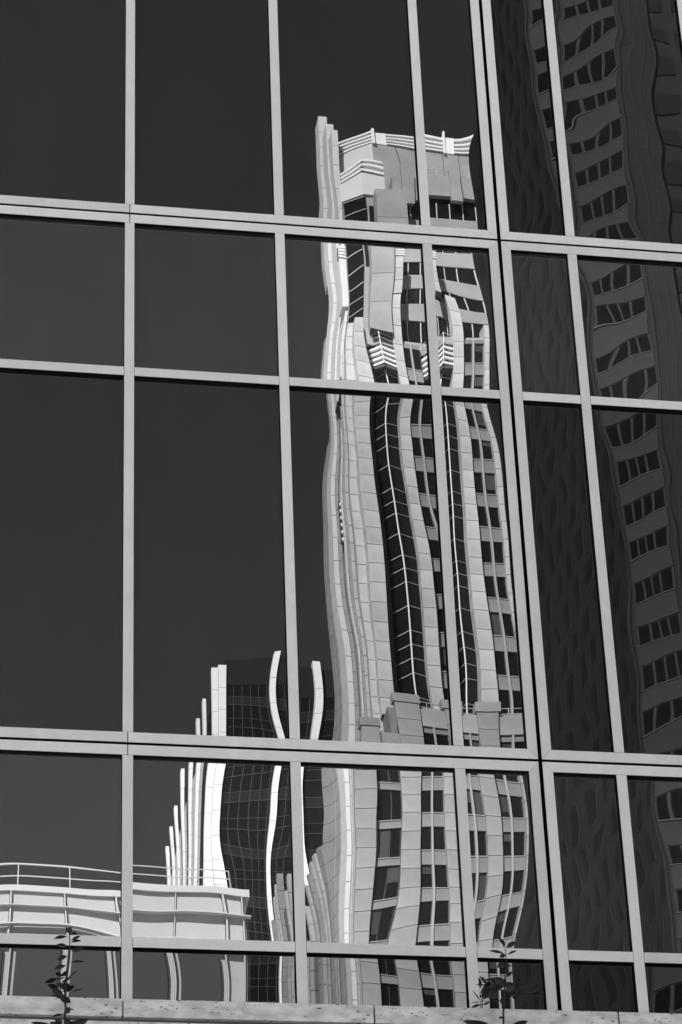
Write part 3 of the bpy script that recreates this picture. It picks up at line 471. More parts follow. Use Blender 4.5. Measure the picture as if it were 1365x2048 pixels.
def pane(x0, x1, z0, z1, key):
    """a slightly wavy sheet of glass; x, z are the edges of the sheet"""
    C = FIELDS.get(key)
    w, h = x1 - x0, z1 - z0
    nu = max(8, int(w / 0.025)) if C is not None else 10
    nv = max(10, int(h / 0.03)) if C is not None else 16
    if C is None:
        rg = np.random.default_rng(abs(hash(key)) % 99991)
        C = rg.normal(0, 0.25, (5, 8))
    C = np.array(C) * 0.001 * WAVE
    BU = np.array([bspl(i / nu, C.shape[0]) for i in range(nu + 1)])
    BV = np.array([bspl(i / nv, C.shape[1]) for i in range(nv + 1)])
    Hh = BU @ C @ BV.T
    cx, cz = (x0 + x1) / 2, (z0 + z1) / 2
    vs, fs = [], []
    for i in range(nu + 1):
        for q in range(nv + 1):
            vs.append((x0 + w * i / nu - cx, float(Hh[i, q]), z0 + h * q / nv - cz))
    for i in range(nu):
        for q in range(nv):
            a = i * (nv + 1) + q
            fs.append((a, a + nv + 1, a + nv + 2, a + 1))
    n = len(vs)                                  # back and edges: the sheet has a thickness
    vs += [(x0 - cx, 0.012, z0 - cz), (x1 - cx, 0.012, z0 - cz), (x1 - cx, 0.012, z1 - cz), (x0 - cx, 0.012, z1 - cz)]
    fs.append((n + 3, n + 2, n + 1, n))
    me = bpy.data.meshes.new('glass_pane')
    me.from_pydata(vs, [], fs)
    for p in me.polygons:
        p.use_smooth = True
    me.polygons[len(me.polygons) - 1].use_smooth = False
    me.materials.append((SPANDREL if key[1] % 2 else MIRROR)[(key[0] * 5 + key[1] * 3) % (2 if key[1] % 2 else 3)])
    return place('glass_pane', me, (cx, GL, cz), bld)



for k in range(-1, 3):
    zb = k * ST
    for ui, ux in enumerate(UNITX):
        for c, (a, b) in enumerate(zip(HALF[:-1], HALF[1:])):
            x0 = ux + a + (VO if a == 0 else VB) - 0.012
            x1 = ux + b - (VO if b == 5 else VB) + 0.012
            col = ui * 6 + c
            zlo = zb + DB - 0.012 if k >= 0 else SILL - 0.25
            pane(x0, x1, Z0 + zlo, Z0 + zb + TR - TB + 0.012, (col, k * 2))
            pane(x0, x1, Z0 + zb + TR + TB - 0.012, Z0 + zb + ST - DB + 0.012, (col, k * 2 + 1))
# dark body behind the glass and in the joints
TOP = Z0 + 3 * ST
MB().box(-7.6, 12.6, 0.05, 18, Z0 + SILL - 0.3, TOP + 0.4).build('dark_interior', M['void'], bld)
MB().box(-9.0, 14.0, 0.3, 18.2, TOP + 0.4, TOP + 6).build('roof_storey', M['concrete'], bld)
for sx in (-1, 1):
    xa, xb = (-9.0, -7.6) if sx < 0 else (12.6, 14.0)
    MB().box(xa, xb, -0.05, 18.1, 0, TOP + 0.4).build('corner_pier', M['travertine'], bld)

# travertine sill stones and the wall below them
SW = 1.43
for i in range(-6, 10):
    xa = -0.022 + i * SW
    xb = xa + SW - 0.011
    if xb < -7.6 or xa > 12.6:
        continue
    xa, xb = max(xa, -7.6), min(xb, 12.6)
    MB().box(xa, xb, -0.045, 0.2, Z0 - 1.712, Z0 - 1.607).build('sill_stone', M['travertine'], bld)
MB().box(-7.6, 12.6, -0.005, 0.2, Z0 - 1.75, Z0 - 1.69).build('sill_bed', M['joint'], bld)
SW2 = 0.715
zt = Z0 - 1.735
for r in range(10):
    hgt = 0.715
    for i in range(-11, 18):
        xa = -0.02 + i * SW2 + (0.35 if r % 2 else 0.0) + 0.37
        xb = xa + SW2 - 0.008
        if xb < -7.6 or xa > 12.6:
            continue
        xa, xb = max(xa, -7.6), min(xb, 12.6)
        if xb - xa < 0.05:
            continue
        MB().box(xa, xb, -0.03, 0.1, zt - hgt + 0.008, zt).build('wall_stone', M['travertine'], bld)
    zt -= hgt
MB().box(-7.6, 12.6, 0.06, 18, 0, Z0 - 1.72).build('base_wall', M['joint'], bld)


# ------------------------------------------------------------------ the city across the street
# Plan depth Y grows away from the glass wall, so the world y of a point is -Y.
def vbox(m, x0, x1, Y0, Y1, z0, z1):
    return m.box(x0, x1, -Y1, -Y0, z0, z1)


def vprism(m, pts, z0, z1):
    return m.prism([(x, -Y) for x, Y in pts], z0, z1)


class Kit:
    """puts one shared mesh in many places under one parent"""
    def __init__(s):
        s.c = {}

    def put(s, name, size, m, loc, parent, rz=0.0):
        key = (name, tuple(round(q, 3) for q in size), m.name)
        if key not in s.c:
            a, b, c = size
            s.c[key] = MB().box(-a / 2, a / 2, -b / 2, b / 2, -c / 2, c / 2).mesh(name, m)
        o = place(name, s.c[key], loc, parent)
        o.rotation_euler.z = rz
        return o


K = Kit()


def kbox(name, x0, x1, Y0, Y1, z0, z1, m, parent):
    return K.put(name, (x1 - x0, Y1 - Y0, z1 - z0), m, ((x0 + x1) / 2, -(Y0 + Y1) / 2, (z0 + z1) / 2), parent)


def pier(x0, x1, Y0, Y1, z0, z1, parent, m='stone', block=1.95, objs=True, name='stone_pier'):
    """a shaft of stone blocks with open joints"""
    core = vbox(MB(), x0 + 0.04, x1 - 0.04, Y0 + 0.04, Y1, z0, z1 - 0.05).build(name, M['joint'], parent)
    n = max(1, int(round((z1 - z0) / block)))
    hb = (z1 - z0) / n
    if objs:
        for i in range(n):
            kbox('stone_block', x0, x1, Y0, Y1 - 0.02, z0 + i * hb + 0.03, z0 + (i + 1) * hb - 0.03, M[m], core)
    else:
        mb = MB()
        for i in range(n):
            vbox(mb, x0, x1, Y0, Y1 - 0.02, z0 + i * hb + 0.03, z0 + (i + 1) * hb - 0.03)
        mb.build('stone_face', M[m], core)
    return core


rnd = random.Random(11)


def strip(x0, x1, Y, z0, z1, parent, floor=3.9, win=2.4, phase=0.0, mul=True):
    """a column of windows and spandrels between two piers"""
    z = z0 + phase
    while z < z1 - 0.3:
        zs = min(z + floor - win, z1)
        kbox('spandrel', x0, x1, Y + 0.15, Y + 0.5, z, zs - 0.02, M['spandrel'], parent)
        if zs < z1:
            ze = min(z + floor, z1)
            w = kbox('window', x0, x1, Y + 0.38, Y + 0.5, zs, ze - 0.02, M['bronze'], parent)
            xc = (x0 + x1) / 2
            for a, b in ((x0 + 0.06, xc - 0.05), (xc + 0.05, x1 - 0.06)):
                kbox('pane', a, b, Y + 0.34, Y + 0.40, zs + 0.06, ze - 0.08, M['glassdark'], w)
                if rnd.random() < 0.24:          # a blind let down some way behind the glass
                    hb = (ze - zs - .14) * rnd.choice((.25, .35, .5, .5, .75, 1.0))
                    kbox('blind', a + .01, b - .01, Y + 0.335, Y + 0.345, ze - 0.08 - hb, ze - .085, M[rnd.choice(('glassgrey', 'glassgrey2'))], w)
            kbox('sill', x0, x1, Y + 0.08, Y + 0.4, zs - .09, zs - .01, M['stone2'], parent)
        z += floor
    if mul:
        xc = (x0 + x1) / 2
        vbox(MB(), xc - 0.09, xc + 0.09, Y - 0.02, Y + 0.3, z0, z1).build('mullion', M['mullion'], parent)


def louvre_run(pts, z0, z1, n, parent, m='white'):
    """horizontal blades along a plan line, with end posts"""
    back = MB()
    bl = MB()
    for (a, b) in zip(pts[:-1], pts[1:]):
        d = Vector((b[0] - a[0], b[1] - a[1]))
        L = d.length
        d /= L
        nrm = Vector((d[1], -d[0]))
        if nrm[1] > 0:
            nrm = -nrm                          # towards the street: smaller Y
        for i in range(n):
            za = z0 + (z1 - z0) * i / n
            zb = za + (z1 - z0) / n * 0.40
            q = [(a[0], a[1]), (b[0], b[1]), (b[0] - nrm[0] * .3, b[1] - nrm[1] * .3), (a[0] - nrm[0] * .3, a[1] - nrm[1] * .3)]
            vprism(bl, q, za, zb)
        q = [(a[0] - nrm[0] * .7, a[1] - nrm[1] * .7), (b[0] - nrm[0] * .7, b[1] - nrm[1] * .7),
             (b[0] - nrm[0] * .9, b[1] - nrm[1] * .9), (a[0] - nrm[0] * .9, a[1] - nrm[1] * .9)]
        vprism(back, q, z0, z1)
    o = back.build('louvre_box', M['granite'], parent)
    bl.build('louvre_blades', M[m], o)
    return o


def rail(pts, z, parent, h=1.1, step=1.5, r=0.035, name='railing', mid=1):
    mb = MB()
    for (a, b) in zip(pts[:-1], pts[1:]):
        for k in range(mid + 1):
            zz = z + h * (1 - k / (mid + 1))
            mb.tube([(a[0], -a[1], zz), (b[0], -b[1], zz)], r, 5)
        L = math.hypot(b[0] - a[0], b[1] - a[1])
        n = max(1, int(round(L / step)))
        for i in range(n + 1):
            x = a[0] + (b[0] - a[0]) * i / n
            Y = a[1] + (b[1] - a[1]) * i / n
            mb.tube([(x, -Y, z), (x, -Y, z + h)], r, 5)
    return mb.build(name, M['railmetal'], parent)


# ---------------- the pale stone tower
tw = empty('stone_tower', (55, -237, 0))
tag(tw, 'tall pale stone skyscraper with louvred crown, mirrored in the middle panes', 'skyscraper')
vbox(MB(), 46.9, 76, 222.8, 243.6, 0, 124.2).build('base_core', M['spandrel'], tw)
vbox(MB(), 44.3, 46.9, 222.8, 225.6, 0, 119.5).build('base_core', M['stone2'], tw)
vbox(MB(), 47.0, 76, 228.3, 243.6, 124.2, 168.5).build('shaft_core', M['spandrel'], tw)
# base: piers and strips
BP = [(43.8, 45.6), (47.5, 49.7), (52.3, 54.4), (56.2, 57.8), (60.1, 62.0), (64.3, 66.2), (68.5, 70.4)]
for a, b in BP:
    vbox(MB(), a, b, 222.0, 222.9, 0, 86).build('plain_pier', M['basestone'], tw)
    pier(a, b, 222.0, 222.9, 86, 124.6 if a > 44 else 121.4, tw, m='basestone')
kbox('pier_side', 47.5, 47.9, 222.3, 222.8, 86, 122, M['stone2'], tw)
for i in range(len(BP) - 1):
    a, b = BP[i][1], BP[i + 1][0]
    strip(a, b, 222.35, 86.4, 122.2 if i else 118, tw, win=2.4 if i else 3.1, mul=bool(i))
    kbox('parapet_panel', a, b, 222.3, 222.9, 122.2 if i else 118, 124.4 if i else 121, M['stone2'], tw)
for a, b in BP:
    zc_ = 124.6 if a > 44 else 121.4
    vbox(MB(), a - 0.15, b + 0.15, 221.9, 223.1, zc_, zc_ + .9).build('pier_cap', M['basestone'], tw)
rail([(45.6, 223.2), (72, 223.2)], 124.4, tw, 1.1, 1.3)
# shaft: corner pier, recessed sawtooth glass bays, piers, strips
SP = [(46.7, 48.2), (52.0, 53.1), (57.4, 58.6), (60.6, 61.9), (66.3, 67.5)]
ST_TOPS = [170.0, 173.4, 173.4, 170.0, 170]
for (a, b), zt_ in zip(SP, ST_TOPS):
    pier(a, b, 225.0, 226.9, 124.4, zt_, tw)
strip(53.1, 55.05, 225.25, 124.6, 168, tw)
strip(58.6, 60.6, 225.25, 124.6, 168, tw)
strip(61.9, 63.4, 225.25, 124.6, 168, tw, mul=False)
for bi, (xa, xr_, xb) in enumerate(((48.9, 50.4, 52.0), (55.15, 56.08, 57.4), (63.4, 64.8, 66.3))):
    ya, yr, yb = 228.2, 226.0, 226.4
    body = vprism(MB(), [(xa, ya), (xr_, yr), (xb, yb), (xb, ya + .3), (xa, ya + .3)], 124.4, 164.6).build('bay_window', M['glassbay'], tw)
    mb = MB()
    zz = 125.0
    while zz < 164.6:
        for (p, q) in (((xa, ya), (xr_, yr)), ((xr_, yr), (xb, yb))):
            mb.tube([(p[0], -p[1] + .03, zz), (q[0], -q[1] + .03, zz)], 0.05, 4)
        zz += 1.45 if int(zz * 10) % 2 else 2.45
    mb.build('transom', M['railmetal'], body)
    MB().tube([(xr_, -yr + .04, 124.4), (xr_, -yr + .04, 165.0)], 0.095, 6).build('ridge_bar', M['white'], body)
    ya, yr, yb = 226.7, 224.8, 225.2
    xa2 = xa - .3
    louvre_run([(xa2, ya), (xr_ - .15, yr), (xb, yb)], 164.7, 167.2, 4, tw)
    vprism(MB(), [(xa2, ya), (xr_ - .15, yr + .2), (xb, yb), (xb, ya + .3), (xa2, ya + .3)], 167.2, 167.4).build('bay_roof', M['stone2'], tw)
    vprism(MB(), [(xa2, ya), (xr_ - .15, yr + .2), (xb, yb), (xb, ya + .3), (xa2, ya + .3)], 164.3, 164.6).build('bay_soffit', M['joint'], tw)
    rail([(xa2, ya), (xr_ - .15, yr), (xb, yb)], 167.3, tw, 1.0, 1.2, 0.03)
    MB().tube([(xr_ - .15, -yr + .05, 164.6), (xr_ - .15, -yr + .05, 168.3)], 0.07, 6).build('ridge_bar', M['white'], body)
# upper part: left drum with a 45 degree face, blank pier, banded windows
kbox('terrace_wall', 47.0, 76, 225.9, 227.5, 167.2, 168.6, M['stone2'], tw)
vprism(MB(), [(46.3, 228.4), (48.4, 226.3), (50.2, 226.3), (50.2, 240), (46.3, 240)], 168, 188.7).build('drum_core', M['stone2'], tw)
vprism(MB(), [(46.25, 228.25), (48.35, 226.15), (48.5, 226.3), (46.4, 228.4)], 170, 188.0).build('drum_window', M['glassdark'], tw)
mb = MB()
for z in np.arange(170.2, 188, 1.95):
    mb.tube([(46.25, -228.2, z), (48.35, -226.1, z)], 0.06, 4)
mb.build('transom', M['railmetal'], tw)
vprism(MB(), [(46.0, 228.4), (48.35, 226.05), (50.3, 226.05), (50.3, 226.4), (48.5, 226.4), (46.2, 228.6)], 188.0, 190.1).build('drum_wall', M['lightstone'], tw)
louvre_run([(46.3, 228.0), (48.35, 225.95), (50.3, 225.95)], 190.2, 191.3, 3, tw)
kbox('drum_dark_window', 48.7, 50.0, 226.2, 226.35, 178, 186.4, M['glassdark'], tw)
pier(49.2, 52.0, 224.6, 229, 168.4, 187.2, tw, m='stone2', block=3.9)
vbox(MB(), 49.2, 52.0, 225.0, 229, 187.2, 188.0).build('pier_cap', M['stone2'], tw)
vprism(MB(), [(50.0, 229), (53.0, 229), (76, 229), (76, 248), (50, 248)], 168, 188).build('upper_core', M['spandrel'], tw)
z = 170.0
while z < 188:
    kbox('band_window', 52.0, 76, 227.9, 229.2, z, z + 2.0, M['glassdark'], tw)
    for x in np.arange(53.0, 76, 1.45):
        kbox('window_bar', x - .05, x + .05, 227.8, 228.0, z, z + 2.0, M['railmetal'], tw)
    if z > 183:
        kbox('band_window', 52.0, 76, 227.85, 228.2, z + 2.0, z + 3.2, M['glassdark'], tw)
    kbox('band_spandrel', 52.0, 76, 227.7 if z < 183 else 228.3, 229.2, z + 2.0, min(z + 3.9, 188), M['stone2'], tw)
    z += 3.9
for x in (52.2, 56.0):
    pier(x, x + 0.95, 224.9, 226.3, 173.4, 178.6, tw, block=1.7)
    louvre_run([(x - .05, 224.8), (x + 1.1, 224.8)], 178.7, 180.4, 5, tw)
# crown
vprism(MB(), [(46.4, 233), (50.3, 229.1), (76, 229.1), (76, 246), (46.4, 246)], 188, 196.2).build('crown_wall', M['stone2'], tw)
vprism(MB(), [(46.2, 233), (50.2, 229.0), (50.3, 229.3), (46.5, 233.2)], 190, 196.1).build('crown_facet', M['lightstone'], tw)
louvre_run([(46.2, 232.9), (50.25, 228.85)], 196.3, 198.6, 4, tw)
for xa, xb in ((51.8, 55.0), (56.4, 59.0), (60.4, 64.0), (65.4, 69)):
    louvre_run([(xa, 228.85), (xb, 228.85)], 196.3, 198.2, 4, tw)
    kbox('louvre_post', xb, xb + .25, 228.7, 229.3, 196.0, 198.3, M['white'], tw)
for xa, xb in ((50.55, 51.8), (55.25, 56.4), (59.25, 60.4), (64.25, 65.4)):
    kbox('crown_panel', xa, xb, 229.0, 229.4, 196.2, 198.1, M['white'], tw)
kbox('louvre_post', 50.25, 50.55, 228.6, 229.2, 196.0, 198.4, M['white'], tw)
for x in np.arange(52.5, 75, 2.1):
    kbox('crown_joint', x, x + .05, 229.04, 229.2, 188, 196.2, M['joint'], tw)
vbox(MB(), 51.2, 76, 227.2, 229.2, 188.2, 191.2).build('crown_ledge', M['stone2'], tw)
rail([(53.6, 227.3), (75, 227.3)], 191.2, tw, 0.9, 2.0, 0.04)
for x in (52.0, 58.9, 64.5):
    kbox('crown_pier', x, x + 1.3, 226.8, 227.4, 187.4, 192.0, M['stone2'], tw)
# left side: ribs standing out of the side wall, stepping up to the spire slabs
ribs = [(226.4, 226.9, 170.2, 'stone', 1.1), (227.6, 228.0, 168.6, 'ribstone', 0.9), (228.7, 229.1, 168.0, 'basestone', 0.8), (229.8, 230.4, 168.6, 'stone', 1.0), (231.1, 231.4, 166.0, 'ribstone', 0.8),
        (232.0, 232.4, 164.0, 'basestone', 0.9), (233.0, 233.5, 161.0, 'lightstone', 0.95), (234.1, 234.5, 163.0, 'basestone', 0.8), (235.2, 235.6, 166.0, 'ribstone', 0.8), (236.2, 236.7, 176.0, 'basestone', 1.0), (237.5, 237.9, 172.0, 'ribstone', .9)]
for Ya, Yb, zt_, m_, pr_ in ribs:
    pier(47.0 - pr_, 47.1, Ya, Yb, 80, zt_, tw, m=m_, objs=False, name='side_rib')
for q, (Ya, Yb, zt_) in enumerate([(226.9, 231, 165), (231, 236, 167), (236, 243.6, 162)]):
    vbox(MB(), 46.85, 49, Ya, Yb, 0, zt_ - 1).build('side_wall', M['joint'], tw)
for Ya, Yb, zt_, xo in [(229.9, 232.4, 198.6, 45.9), (232.5, 235.6, 201.6, 45.7), (236.8, 239.4, 206.2, 45.5)]:
    pier(xo, 46.65, Ya, Yb, 165 if Ya < 236 else 80, zt_, tw, m='lightstone', objs=False, name='spire_slab', block=2.6)
vbox(MB(), 46.6, 50, 233.2, 244, 165, 196).build('spire_wall', M['stone2'], tw)
for Ya, Yb, zt_ in ((239.5, 240.9, 177.5), (241.0, 242.3, 164.2)):
    pier(45.45, 46.9, Ya, Yb, 80, zt_, tw, m='basestone', objs=False, name='side_rib')
louvre_run([(45.3, 229.4), (46.5, 229.4)], 180.9, 182.4, 4, tw)
vbox(MB(), 45.35, 46.5, 229.5, 231.5, 174.8, 180.8).build('white_bay', M['lightstone'], tw)
louvre_run([(45.95, 233.8), (46.6, 233.8)], 147.5, 152.5, 6, tw)
for Ya, Yb, zt_ in ((223.4, 224.1, 118.4), (224.7, 225.5, 118.0)):
    pier(43.85, 44.7, Ya, Yb, 60, zt_, tw, m='stone', objs=False, name='side_rib')
vbox(MB(), 46.8, 52, 243.6, 282, 0, 113).build('rear_wing', M['spandrel'], tw)
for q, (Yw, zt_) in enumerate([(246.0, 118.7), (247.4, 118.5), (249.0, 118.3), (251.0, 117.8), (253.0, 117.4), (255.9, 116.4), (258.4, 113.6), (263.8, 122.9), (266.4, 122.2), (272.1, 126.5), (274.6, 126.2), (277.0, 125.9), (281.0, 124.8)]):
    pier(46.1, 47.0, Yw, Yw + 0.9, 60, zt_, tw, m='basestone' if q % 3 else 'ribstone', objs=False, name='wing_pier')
for Ya, Yb, zt_ in ((243.7, 245.8, 117), (260.6, 263.6, 119.5), (268.6, 271.9, 122.0)):
    kbox('wing_window', 46.5, 47.5, Ya, Yb, 103, zt_, M['glassdark'], tw)
    kbox('wing_panel', 46.4, 47.5, Ya, Yb, 98, 103, M['stone2'], tw)

# ---------------- the far building with white fins
fb = empty('finned_building', (60, -378, 0))
tag(fb, 'far dark glass building with white stone fins along its side', 'building')
vbox(MB(), 48.4, 90, 340, 416, 0, 185.6).build('glass_body', M['glassbay'], fb)
vbox(MB(), 48.45, 90, 339.9, 415, 185.6, 189.9).build('parapet', M['granite3'], fb)
mb = MB()
for x in np.arange(49.7, 70, 1.25):
    vbox(mb, x - .035, x + .035, 339.9, 340.05, 100, 185.6)
mb.build('upright_bars', M['faintbar'], fb)
mb = MB()
for z in np.arange(104, 186, 3.9):
    vbox(mb, 48.4, 72, 339.92, 340.05, z, z + .07)
    vbox(mb, 48.4, 72, 339.92, 340.05, z + 1.5, z + 1.56)
mb.build('cross_bars', M['faintbar'], fb)
for z in np.arange(104, 186, 7.8):
    kbox('floor_band', 48.4, 72, 339.95, 340.04, z + .1, z + 1.45, M['granite3'], fb)
for xa, xb, zt_ in ((46.25, 47.25, 188.2), (47.3, 48.5, 188.7), (55.05, 55.9, 190.2), (61.4, 62.1, 190.6), (68, 68.9, 190.6)):
    pier(xa, xb, 339.2, 340.3, 90, zt_, fb, m='whitestone', block=3.9, objs=False, name='white_pier')
for Yf, zt_ in ((352.3, 194), (364.1, 195.3), (373.3, 196.1), (384.5, 193.6), (395.3, 191.6), (405, 192.1), (414.4, 192.2)):
    if Yf > 353:
        pier(47.92, 48.5, Yf, Yf + 1.5, 90, zt_, fb, m='whitestone', block=3.9, objs=False, name='white_fin')

# ---------------- the low pale building with a roof railing
lb = empty('pale_stucco_building', (0, -130, 0))
tag(lb, 'pale stucco building with roof railing, mirrored at the lower left', 'building')
vbox(MB(), -30, 18.4, 120.4, 150, 0, 58.9).build('wall', M['stucco'], lb)
vbox(MB(), -30.1, 18.7, 120.1, 150.2, 58.92, 59.3).build('parapet_cap', M['capwhite'], lb)
PX = [-27.4, -24.6, -21.8, -19.0, -16.2, -13.4, -10.6, -7.8, -5.0, -2.2, 0.6, 3.4, 6.15, 8.95, 11.65, 14.6, 17.3, 18.2]
for a, b in zip(PX[:-1], PX[1:]):
    kbox('wall_panel', a + .06, b - .06, 120.32, 120.45, 57.78, 58.9, M['stucco'], lb)
    kbox('wall_panel', a + .06, b - .06, 120.32, 120.45, 56.28, 57.69, M['stucco'], lb)
    for z in (52.0, 47.8, 43.6):
        if b < 17.5:
            w = kbox('window', a + .3, b - .3, 120.2, 120.5, z, z + 3.7, M['bronze'], lb)
            kbox('pane', a + .36, b - .36, 120.12, 120.3, z + .05, z + 3.65, M['glassoffice'], w)
for x in PX:
    kbox('fin', x - .03, x + .03, 120.1, 120.4, 40, 58.9, M['capwhite'], lb)
vbox(MB(), -30, 18.7, 119.85, 120.3, 57.70, 57.76).build('ledge', M['capwhite'], lb)
vbox(MB(), -30, 18.7, 119.85, 120.3, 56.17, 56.26).build('ledge', M['capwhite'], lb)
rail([(-30, 120.2), (17.7, 120.2)], 59.35, lb, 0.95, 2.8, 0.035)
rail([(17.7, 120.2), (18.6, 126)], 59.35, lb, 0.95, 2.8, 0.035)

# ---------------- the dark granite tower
dk = empty('dark_granite_tower', (65, -175, 0))
tag(dk, 'dark granite tower with rows of black windows, mirrored at the right', 'skyscraper')
CX, CY, CL = 51.9, 160.0, 3.95
vprism(MB(), [(CX, 190), (CX, CY), (CX + CL, CY - CL), (58.2, CY - CL), (58.2, CY - CL + 1.2), (90, CY - CL + 1.2), (90, 190)], 0, 172).build('granite_body', M['granite'], dk)
FL = 3.48
# side face: narrow windows with a raised frame, each floor shifted half a bay
mb, mf = MB(), MB()
side = []
for fi, z in enumerate(np.arange(56, 168, FL)):
    for q in range(9):
        Yw = CY + 1.0 + q * 3.5 + (1.75 if fi % 2 else 0)
        if Yw + 1.8 > 189.6:
            continue
        side.append((Yw, z))
for Yw, z in side:
    fr = kbox('window_surround', CX - .012, CX + .05, Yw - .08, Yw + 1.83, z - .1, z + 2.5, M['granite4'], dk)
    kbox('pane', CX - .018, CX, Yw, Yw + 1.75, z, z + 2.4, M['granite3'], fr)
# cut corner: four windows a storey between spandrels
d45 = CL / 4
for fi, z in enumerate(np.arange(56, 170, FL)):
    c = (CX + CL / 2 - .03, -(CY - CL / 2 - .03), z + .85)
    sp = K.put('corner_spandrel', (CL * 1.414 * .9, .12, 1.62), M['granite2'], c, dk, rz=R(45))
    K.put('sill', (CL * 1.414 * .9, .2, .04), M['dimbar'], (c[0] - .02, c[1] + .02, z + 1.69), dk, rz=R(45))
    for q in range(4):
        t = (q + .5) / 4 * .9 + .05
        x = CX + CL * t
        Y = CY - CL * t
        w = K.put('window_surround', (CL * 1.414 * .225, .08, 1.78), M['granite4'], (x - .01, -Y + .01, z + 2.6), dk, rz=R(45))
        K.put('pane', (CL * 1.414 * .225 * .78, .06, 1.66), M['glassblack'], (x - .04, -Y + .04, z + 2.6), dk, rz=R(45))
for s in (-.02, 1.0):
    x = CX + CL * s
    Y = CY - CL * s
    MB().tube([(x - .05, -Y + .05, 40), (x - .05, -Y + .05, 172)], 0.12, 6).build('corner_rod', M['granite'], dk)
for x in (56.6, 57.4, 58.2):
    MB().tube([(x, -(CY - CL) + .02, 40), (x, -(CY - CL) + .02, 172)], 0.06, 6).build('joint_rod', M['granite5'], dk)
for z in np.arange(56, 170, FL):
    kbox('front_window', 58.6, 60.4, CY - CL + 1.1, CY - CL + 1.25, z + 1.6, z + 3.3, M['granite3'], dk)
    kbox('front_window', 61.2, 63.0, CY - CL + 1.1, CY - CL + 1.25, z + 1.6, z + 3.3, M['granite3'], dk)
    kbox('front_joint', CX + CL, 58.2, CY - CL - .02, CY - CL + .1, z, z + .05, M['granite5'], dk)


# ------------------------------------------------------------------ young shrubs in front of the sill
PY = -0.28


def leaf_mesh(L, ratio, bend, roll):
    """a pointed oval leaf along +x, folded a little on its midrib"""
    prof = [(0.0, 0.06), (0.15, 0.55), (0.4, 1.0), (0.65, 0.88), (0.86, 0.45), (1.0, 0.02)]
    vs, fs = [], []
    for t, w in prof:
        hw = 0.5 * L * ratio * w
        z = -bend * L * t * t
        vs += [(t * L, -hw, z + hw * 0.35), (t * L, 0, z), (t * L, hw, z + hw * 0.35)]
    for i in range(len(prof) - 1):
        a = i * 3
        fs += [(a, a + 3, a + 4, a + 1), (a + 1, a + 4, a + 5, a + 2)]
    return vs, fs


def shrub(label, stem, leaves, branches, seed):
    rg = random.Random(seed)
    x0, z0 = stem[0]
    root = empty('shrub', (x0, PY, z0 - 0.75))
    tag(root, label, 'plant', 'shrubs in front of the glass wall')
    pts = [(x0 + 0.02, PY - 0.01, z0 - 0.75), (x0 - 0.01, PY, z0 - 0.4)] + [(x, PY + 0.004 * math.sin(9 * z), z) for x, z in stem]
    n = len(pts)
    MB().tube(pts, [0.009 - 0.0068 * i / (n - 1) for i in range(n)], 7).build('stem', M['stem'], root, True)
    for b in branches:
        MB().tube([(x, PY - 0.012 * i, z) for i, (x, z) in enumerate(b)], [0.003, 0.0022, 0.0016][:len(b)], 6).build('branch', M['stem'], root, True)
    for (pa, pb), ratio in leaves:
        d = Vector((pb[0] - pa[0], rg.uniform(-0.035, 0.025), pb[1] - pa[1]))
        L = d.length
        # stalk, then the blade
        base = Vector((pa[0], PY + rg.uniform(-.008, .004), pa[1]))
        k = 0.12 if ratio < .35 else 0.05
        p1 = base + d * k
        vs, fs = leaf_mesh(L * (1 - k), max(ratio * 1.45, .12), rg.uniform(-0.04, 0.12), 0)
        me = bpy.data.meshes.new('leaf')
        ax = d.normalized()
        nrm = Vector((rg.uniform(-.45, .45), -1, rg.uniform(-.3, .6)))
        ay = nrm.cross(ax).normalized()
        az = ax.cross(ay)
        me.from_pydata([tuple(ax * v[0] + ay * v[1] + az * v[2]) for v in vs], [], fs)
        for p in me.polygons:
            p.use_smooth = True
        me.materials.append(M['leaf'])
        o = place('leaf', me, p1, root)
        sm = o.modifiers.new('thickness', 'SOLIDIFY')
        sm.thickness = 0.0008
        if k > .1:
            mb = MB().tube([tuple(base), tuple(base + d * (k + .03))], 0.0011, 4)
            mb.build('leaf_stalk', M['stem'], o)
    # low foliage of the same plant, down in the trough
    for q in range(46):
        a = rg.uniform(0, 2 * math.pi)
        r = rg.uniform(0.02, 0.16)
        z = rg.uniform(z0 - 0.62, z0 - 0.10)
        vs, fs = leaf_mesh(rg.uniform(.05, .09), rg.uniform(.35, .5), .1, 0)
        me = bpy.data.meshes.new('leaf')
        ax = Vector((math.cos(a), math.sin(a) * .6, rg.uniform(-.3, .6))).normalized()
        ay = Vector((0, 0, 1)).cross(ax).normalized()
        az = ax.cross(ay)
        me.from_pydata([tuple(ax * v[0] + ay * v[1] + az * v[2]) for v in vs], [], fs)
        me.materials.append(M['leaf'])
        place('leaf', me, (x0 + r * math.cos(a) * .6, PY + r * math.sin(a) * .5, z), root)
    return root


